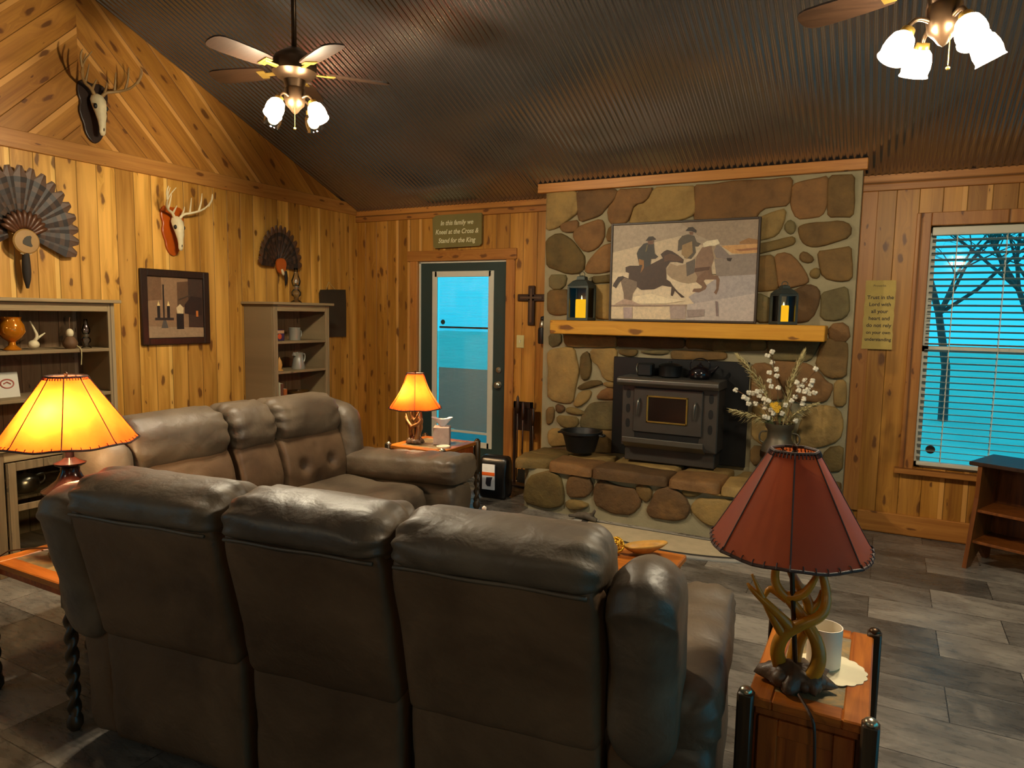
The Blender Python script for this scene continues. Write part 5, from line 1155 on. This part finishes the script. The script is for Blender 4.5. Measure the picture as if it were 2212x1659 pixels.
def deer_skull(label, y, z, pm, s=1., flip=1, aset=0):
    t = thing('deer_skull_mount', label, 'deer skull', (LF, y, z)); T = Matrix.Diagonal((s, s, s, 1))
    P = [(-.10, .17), (-.06, .20), (0, .185), (.06, .20), (.10, .17), (.105, .10), (.085, .05), (.10, .0), (.085, -.06), (.07, -.09), (.065, -.14), (.035, -.19), (0, -.21), (-.035, -.19), (-.065, -.14), (-.07, -.09), (-.085, -.06), (-.10, 0), (-.085, .05), (-.105, .10)]
    m = MB(); m.prism(chaikin(P, 1), .0, .022, 'YZ', T); m.build('plaque', pm, t, bevel=.006)
    # skull: lofted along its length, tilted off the plaque
    m = MB(); N = 18; vs = []; fs = []
    rows = [(.115, .010, .018, .055), (.10, .035, .042, .06), (.07, .050, .048, .07), (.035, .052, .046, .085), (.0, .046, .038, .095), (-.03, .036, .032, .10), (-.07, .026, .026, .105), (-.11, .022, .020, .11), (-.145, .021, .014, .11), (-.165, .012, .008, .108)]
    for zz, wy, wx, xc in rows:
        for j in range(N):
            a = 2*PI*j/N; e = 1.
            if zz in (.035, .0) and abs(math.cos(a)) > .75 and math.sin(a) > -.3: e = .78
            vs.append((xc+wx*math.sin(a)*e*(1 if math.sin(a) > 0 else .6), wy*math.cos(a)*e, zz))
    for k in range(len(rows)-1):
        for j in range(N): j2 = (j+1) % N; fs.append((k*N+j, k*N+j2, (k+1)*N+j2, (k+1)*N+j))
    fs.append(tuple(range(N))); fs.append(tuple((len(rows)-1)*N+j for j in range(N)))
    m.add(vs, fs, T); sk = m.build('skull', M['bone'], t, smooth=True)
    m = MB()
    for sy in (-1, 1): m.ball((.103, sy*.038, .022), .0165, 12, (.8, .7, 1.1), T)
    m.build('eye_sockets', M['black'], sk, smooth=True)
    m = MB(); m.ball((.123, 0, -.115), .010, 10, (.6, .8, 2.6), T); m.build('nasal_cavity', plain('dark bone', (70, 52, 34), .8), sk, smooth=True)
    for sy in (-1, 1):
        B = [[(.075, sy*.025, .10), (.085, sy*.05, .135), (.11, sy*.11, .15), (.18, sy*.17, .18), (.25, sy*.19, .24), (.30, sy*.165, .30)],
             [(.10, sy*.10, .148), (.12, sy*.095, .20), (.14, sy*.09, .27)], [(.15, sy*.145, .165), (.175, sy*.155, .24), (.20, sy*.145, .31)],
             [(.22, sy*.185, .21), (.245, sy*.21, .27), (.26, sy*.20, .31)], [(.082, sy*.042, .13), (.11, sy*.04, .165), (.125, sy*.035, .19)]]
        for i, q in enumerate(B):
            m = MB(); antler(m, q, .0125 if i == 0 else .009, .003, T); m.build('antler' if i == 0 else 'antler_tine', M['bone'] if aset else M['antler_d'], t, smooth=True)
    return t
deer_skull('deer skull with antlers on a dark scalloped plaque high on the chevron gable', 2.96, 2.86, M['frame_d'], 1.0)
deer_skull('deer skull with pale antlers on orange plaque, left wall below the band board', 3.535, 2.13, plain('orange varnished plaque', (176, 78, 16), .25), .93, aset=1)

t = thing('framed_still_life', 'dark framed picture of candles on the left wall between the bookcases', 'picture', (LF, 3.545, 1.545))
hy, hz = .295, .285; fw = .055
m = MB(); m.rbox((.002, -hy, -hz), (.03, -hy+fw, hz), .006); m.rbox((.002, hy-fw, -hz), (.03, hy, hz), .006); m.rbox((.002, -hy+fw, -hz), (.03, hy-fw, -hz+fw), .006); m.rbox((.002, -hy+fw, hz-fw), (.03, hy-fw, hz), .006); m.build('picture_frame', M['frame_d'], t)
m = MB(); ly2 = [0]
def p2(col, pts):
    ly2[0] += 1; m.cc = lin(col); m.add([(.012+ly2[0]*.0003, a*(hy-fw), b*(hz-fw)) for a, b in pts], [tuple(range(len(pts)))])
p2((150,116,84), [(-1,-1),(1,-1),(1,1),(-1,1)]); p2((120,88,60), [(-1,.2),(-.5,.25),(-.5,1),(-1,1)]); p2((96,70,48), [(.05,.0),(.5,.05),(.5,.9),(.05,.85)]); p2((60,44,34), [(.45,-.75),(1,-.75),(1,1),(.45,1)]); p2((166,136,104), [(-1,-1),(1,-1),(1,-.68),(-1,-.62)])
for x in (-.62, -.28): p2((26,20,18), [(x-.05,-.35),(x+.05,-.35),(x+.05,.05),(x-.05,.05)]); p2((236,206,140), [(x-.05,.05),(x+.05,.05),(x,.22)])
p2((30,24,20), [(-.47,-.35),(-.42,-.35),(-.42,.75),(-.47,.75)]); p2((44,36,32), [(-.75,-.42),(-.1,-.42),(-.1,-.34),(-.75,-.34)]); p2((90,82,76), [(-.55,-.68),(-.3,-.68),(-.38,-.42),(-.47,-.42)])
p2((24,20,18), [(.0,-.72),(.26,-.72),(.26,-.2),(.0,-.2)]); p2((224,196,150), [(.02,-.2),(.24,-.2),(.26,.0),(.13,.12),(.0,.0)]); p2((40,28,22), [(.3,-.2),(.95,-.25),(.95,.35),(.55,.4),(.3,.1)]); p2((206,120,50), [(.72,-.3),(.8,-.3),(.8,-.1),(.72,-.1)]); p2((70,56,44), [(.1,.25),(.5,.4),(.5,.44),(.1,.29)])
m.build('printed_picture', M['paint'], t, fix=False)

t = thing('slate_plaque', 'blank dark slate board hanging on the left wall right of the narrow bookcase', 'slate', (LF, 5.285, 1.52))
m = MB(); m.prism([(-.18, -.235), (-.1, -.245), (.02, -.238), (.18, -.24), (.185, .1), (.178, .235), (.0, .23), (-.17, .222), (-.188, .19), (-.182, 0)], .004, .018, 'YZ'); m.build('slate', plain('dark slate', (48, 42, 32), .6, vary=.2, vscale=6, bump=.3), t)
m = MB(); m.tube([(.012, -.10, .22), (.012, -.06, .30), (.012, .04, .225)], .002, 5); m.build('hanging_cord', M['pampas'], t)

# ------------------------------------------------------------------ things on the back wall
sa = at(940, 467, 1, BK); sb = at(1045, 534, 1, BK)
t = thing('family_sign', 'olive green sign with white script above the glass door', 'sign', ((sa.x+sb.x)/2, BK-.0265, (sa.z+sb.z)/2)); w2, h2 = (sb.x-sa.x)/2, (sa.z-sb.z)/2
m = MB(); m.prism([(-w2+.03, -h2), (w2-.02, -h2+.01), (w2, -h2+.03), (w2, h2-.01), (w2-.01, h2), (-w2+.04, h2), (-w2, h2-.03), (-w2+.01, -h2+.02)], -.018, 0, 'XZ'); m.build('board', plain('olive board', (118, 106, 56), .6, vary=.06), t)
tw = flat('white lettering', (226, 218, 176))
for i, s_ in enumerate(('In this family we', 'Kneel at the Cross &', 'Stand for the King')): text(s_, 'lettering', .062, tw, t, (0, -.0195, .058-i*.082), (rad(90), 0, 0), sx=.90, shear=.25, bold=.0008)
sa = at(1868, 606, 1, BK); sb = at(1935, 752, 1, BK); zt, zb = at(1900, 606, 1, BK).z, at(1895, 754, 1, BK).z
xa, xb = at(1866, 680, 1, BK).x, at(1931, 680, 1, BK).x
t = thing('scripture_scroll', 'tan parchment scripture sheet left of the window', 'sign', ((xa+xb)/2, BK-.0235, (zt+zb)/2)); w2, h2 = (xb-xa)/2, (zt-zb)/2
m = MB(); g = random.Random(3); n = 14; poly = [(-w2+g.uniform(-.003, .003), -h2+2*h2*k/n) for k in range(n+1)]+[(w2+g.uniform(-.003, .003), h2-2*h2*k/n) for k in range(n+1)]
m.prism(poly, -.006, 0, 'XZ'); m.build('parchment', plain('parchment', (186, 158, 84), .75, vary=.12, vscale=14), t)
tk = flat('faded black ink', (44, 32, 16))
text('Proverbs', 'lettering', .022, tk, t, (-.005, -.0068, h2-.045), (rad(90), 0, 0))
for i, s_ in enumerate(('Trust in the', 'Lord with', 'all your', 'heart and', 'do not rely', 'on your own', 'understanding')): text(s_, 'lettering', .036 if i < 5 else .032, tk, t, (0.004, -.0068, h2-.132-i*.0495), (rad(90), 0, 0), sx=.97 if i < 5 else .92, bold=.0007)
t = thing('wall_cross', 'dark wooden cross hanging left of the chimney', 'cross', (at(1150, 650, 1, BK).x, BK-.002, 1.63))
m = MB(); m.rbox((-.033, -.024, -.19), (.033, -.0, .165), .006); m.rbox((-.14, -.024, .055-.028), (.14, -.0, .055+.034), .006); m.build('cross_bars', M['walnut'], t)
m = MB(); m.rbox((-.012, -.032, -.165), (.012, -.024, .14), .004); m.rbox((-.11, -.030, .048), (.11, -.024, .068), .004); m.build('inner_cross', plain('worn brown moulding', (84, 58, 34), .45, vary=.3), t)
t = thing('light_switch', 'cream light switch plate right of the door', 'switch', (at(1124.5, 738, 1, BK).x, BK-.001, 1.29)); m = MB(); m.rbox((-.038, -.008, -.058), (.038, 0, .058), .003); m.build('plate', plain('cream plastic', (206, 190, 130), .4, vary=.02), t)
m = MB(); m.rbox((-.006, -.02, -.012), (.006, -.006, .014), .002); m.build('toggle', M['paper'], t)
t = thing('hanging_flask', 'black bottle with silver neck hanging beside the mantel end', 'bottle', (-2.705, BK-.055, 1.28)); m = MB(); m.lathe([(.036, 0), (.04, .01), (.042, .12), (.036, .14)], 20); m.build('holster', M['black'], t, auto=40)
m = MB(); m.lathe([(.034, .13), (.032, .17), (.024, .20), (.016, .21), (.001, .212)], 18); m.build('bottle', M['nickel'], t, smooth=True); m = MB(); m.lathe([(.02, .205), (.022, .22), (.018, .24), (.001, .245)], 14); m.build('cap', M['black'], t, smooth=True)
m = MB(); m.tube([(0, .0, .235), (0, .03, .25), (0, .054, .24)], .004, 5); m.build('hook', M['black'], t)
t = thing('wall_hook', 'small silver hook tool on the wall low by the chimney', 'tool', (-2.655, BK-.012, .80)); m = MB(); m.tube([(0, 0, .08), (.005, -.01, .0), (-.01, -.004, -.09)], [.005, .009, .004], 7, smooth=2); m.build('tool', M['nickel'], t, smooth=True)

# ------------------------------------------------------------------ ceiling fans with lights
def fan(label, x, y, zh, a0, la, heads, lit=(0, 1, 2, 3), sz=.82, dz=.03):
    t = thing('ceiling_fan', label, 'ceiling fan', (x, y, zh))
    top = ceil_z(y)-zh
    m = MB(); m.tube([(0, 0, .10), (0, 0, top-.03)], .014, 10); m.build('downrod', M['bronze'], t, smooth=True)
    m = MB(); m.lathe([(.03, top-.16), (.06, top-.10), (.075, top-.04), (.075, top-.02)], 20); m.build('canopy', M['bronze'], t, smooth=True)
    m = MB(); m.lathe([(.03, .12), (.06, .10), (.10, .075), (.118, .04), (.118, -.01), (.095, -.035), (.06, -.05), (.05, -.09), (.055, -.10), (.055, -.15), (.05, -.18), (.03, -.20), (.015, -.22), (.001, -.23)], 30); m.build('motor_housing', M['bronze'], t, auto=40)
    for k in range(5):
        T = Matrix.Rotation(a0+k*2*PI/5, 4, 'Z') @ Matrix.Rotation(rad(12), 4, 'X')
        P = [(a*sz, b) for a, b in [(.20, -.05), (.30, -.062), (.56, -.068), (.62, -.05), (.635, 0), (.62, .05), (.56, .068), (.30, .062), (.20, .05)]]
        m = MB(); m.prism(chaikin(P, 1), -.004, .004, 'XY', T); bl = m.build('fan_blade', M['blade'], t)
        m = MB(); m.rbox((.08, -.014, -.012), (.20, .014, -.004), .003, T); m.rbox((.17, -.035, -.010), (.215, .035, -.004), .003, T); m.build('blade_bracket', M['brass'], bl)
    for k in range(heads):
        a = la+k*2*PI/heads; R = Matrix.Translation((0, 0, -dz)) @ Matrix.Rotation(a, 4, 'Z')
        m = MB(); m.tube([(.04, 0, -.12), (.09, 0, -.105), (.12, 0, -.13), (.125, 0, -.155)], .008, 8, R, smooth=2); ar = m.build('light_arm', M['bronze'], t, smooth=True)
        TT = R @ Matrix.Translation((.128, 0, -.16)) @ Matrix.Rotation(rad(-28), 4, 'Y')
        m = MB(); m.lathe([(.022, .02), (.026, 0), (.02, -.012)], 14, TT); m.build('socket', M['brass'], ar, smooth=True)
        m = MB(); m.ball((0, 0, -.05), .033, 14, (1, 1, 1.12), TT); m.build('bulb', (M['bulb'] if x < -1 else M['bulb1']) if k in lit else M['wax'], ar, smooth=True)
        m = MB(); m.lathe([(.024, 0), (.038, -.014), (.046, -.04), (.048, -.062), (.045, -.084), (.050, -.094)], 24, TT, cap=False); m.build('glass_shade', M['frost'] if k in lit else M['glass'], ar, smooth=True)
    m = MB(); m.tube([(.02, -.02, -.16), (.02, -.022, -.30)], .0015, 4); m.ball((.02, -.022, -.31), .007, 8); m.build('pull_chain', M['brass'], t)
    return t
fan('bronze ceiling fan with two bright lamps hanging near the gable wall', -2.93, 2.9, 2.835, rad(-22), rad(-86), 4, (0, 1))
fan('ceiling fan with three bright lamps at the upper right', .105, 2.9, 2.71, rad(160), rad(-62), 4)

# ordinary bulb fixtures on the flat ceiling of the kitchen side, behind the viewpoint
for x, y, lb in ((-2.6, -1.5, 'flush round kitchen ceiling light nearer the left wall'), (.9, -1.6, 'flush round kitchen ceiling light nearer the right wall')):
    t = thing('kitchen_ceiling_light', lb, 'ceiling light', (x, y, EAVE-.075)); m = MB(); m.lathe([(.12, .04), (.13, .06), (.13, .075)], 24); m.build('fixture_base', M['bronze'], t, auto=40)
    m = MB(); m.ball((0, 0, 0), .05, 12); m.build('bulb', M['bulb3'], t, smooth=True)
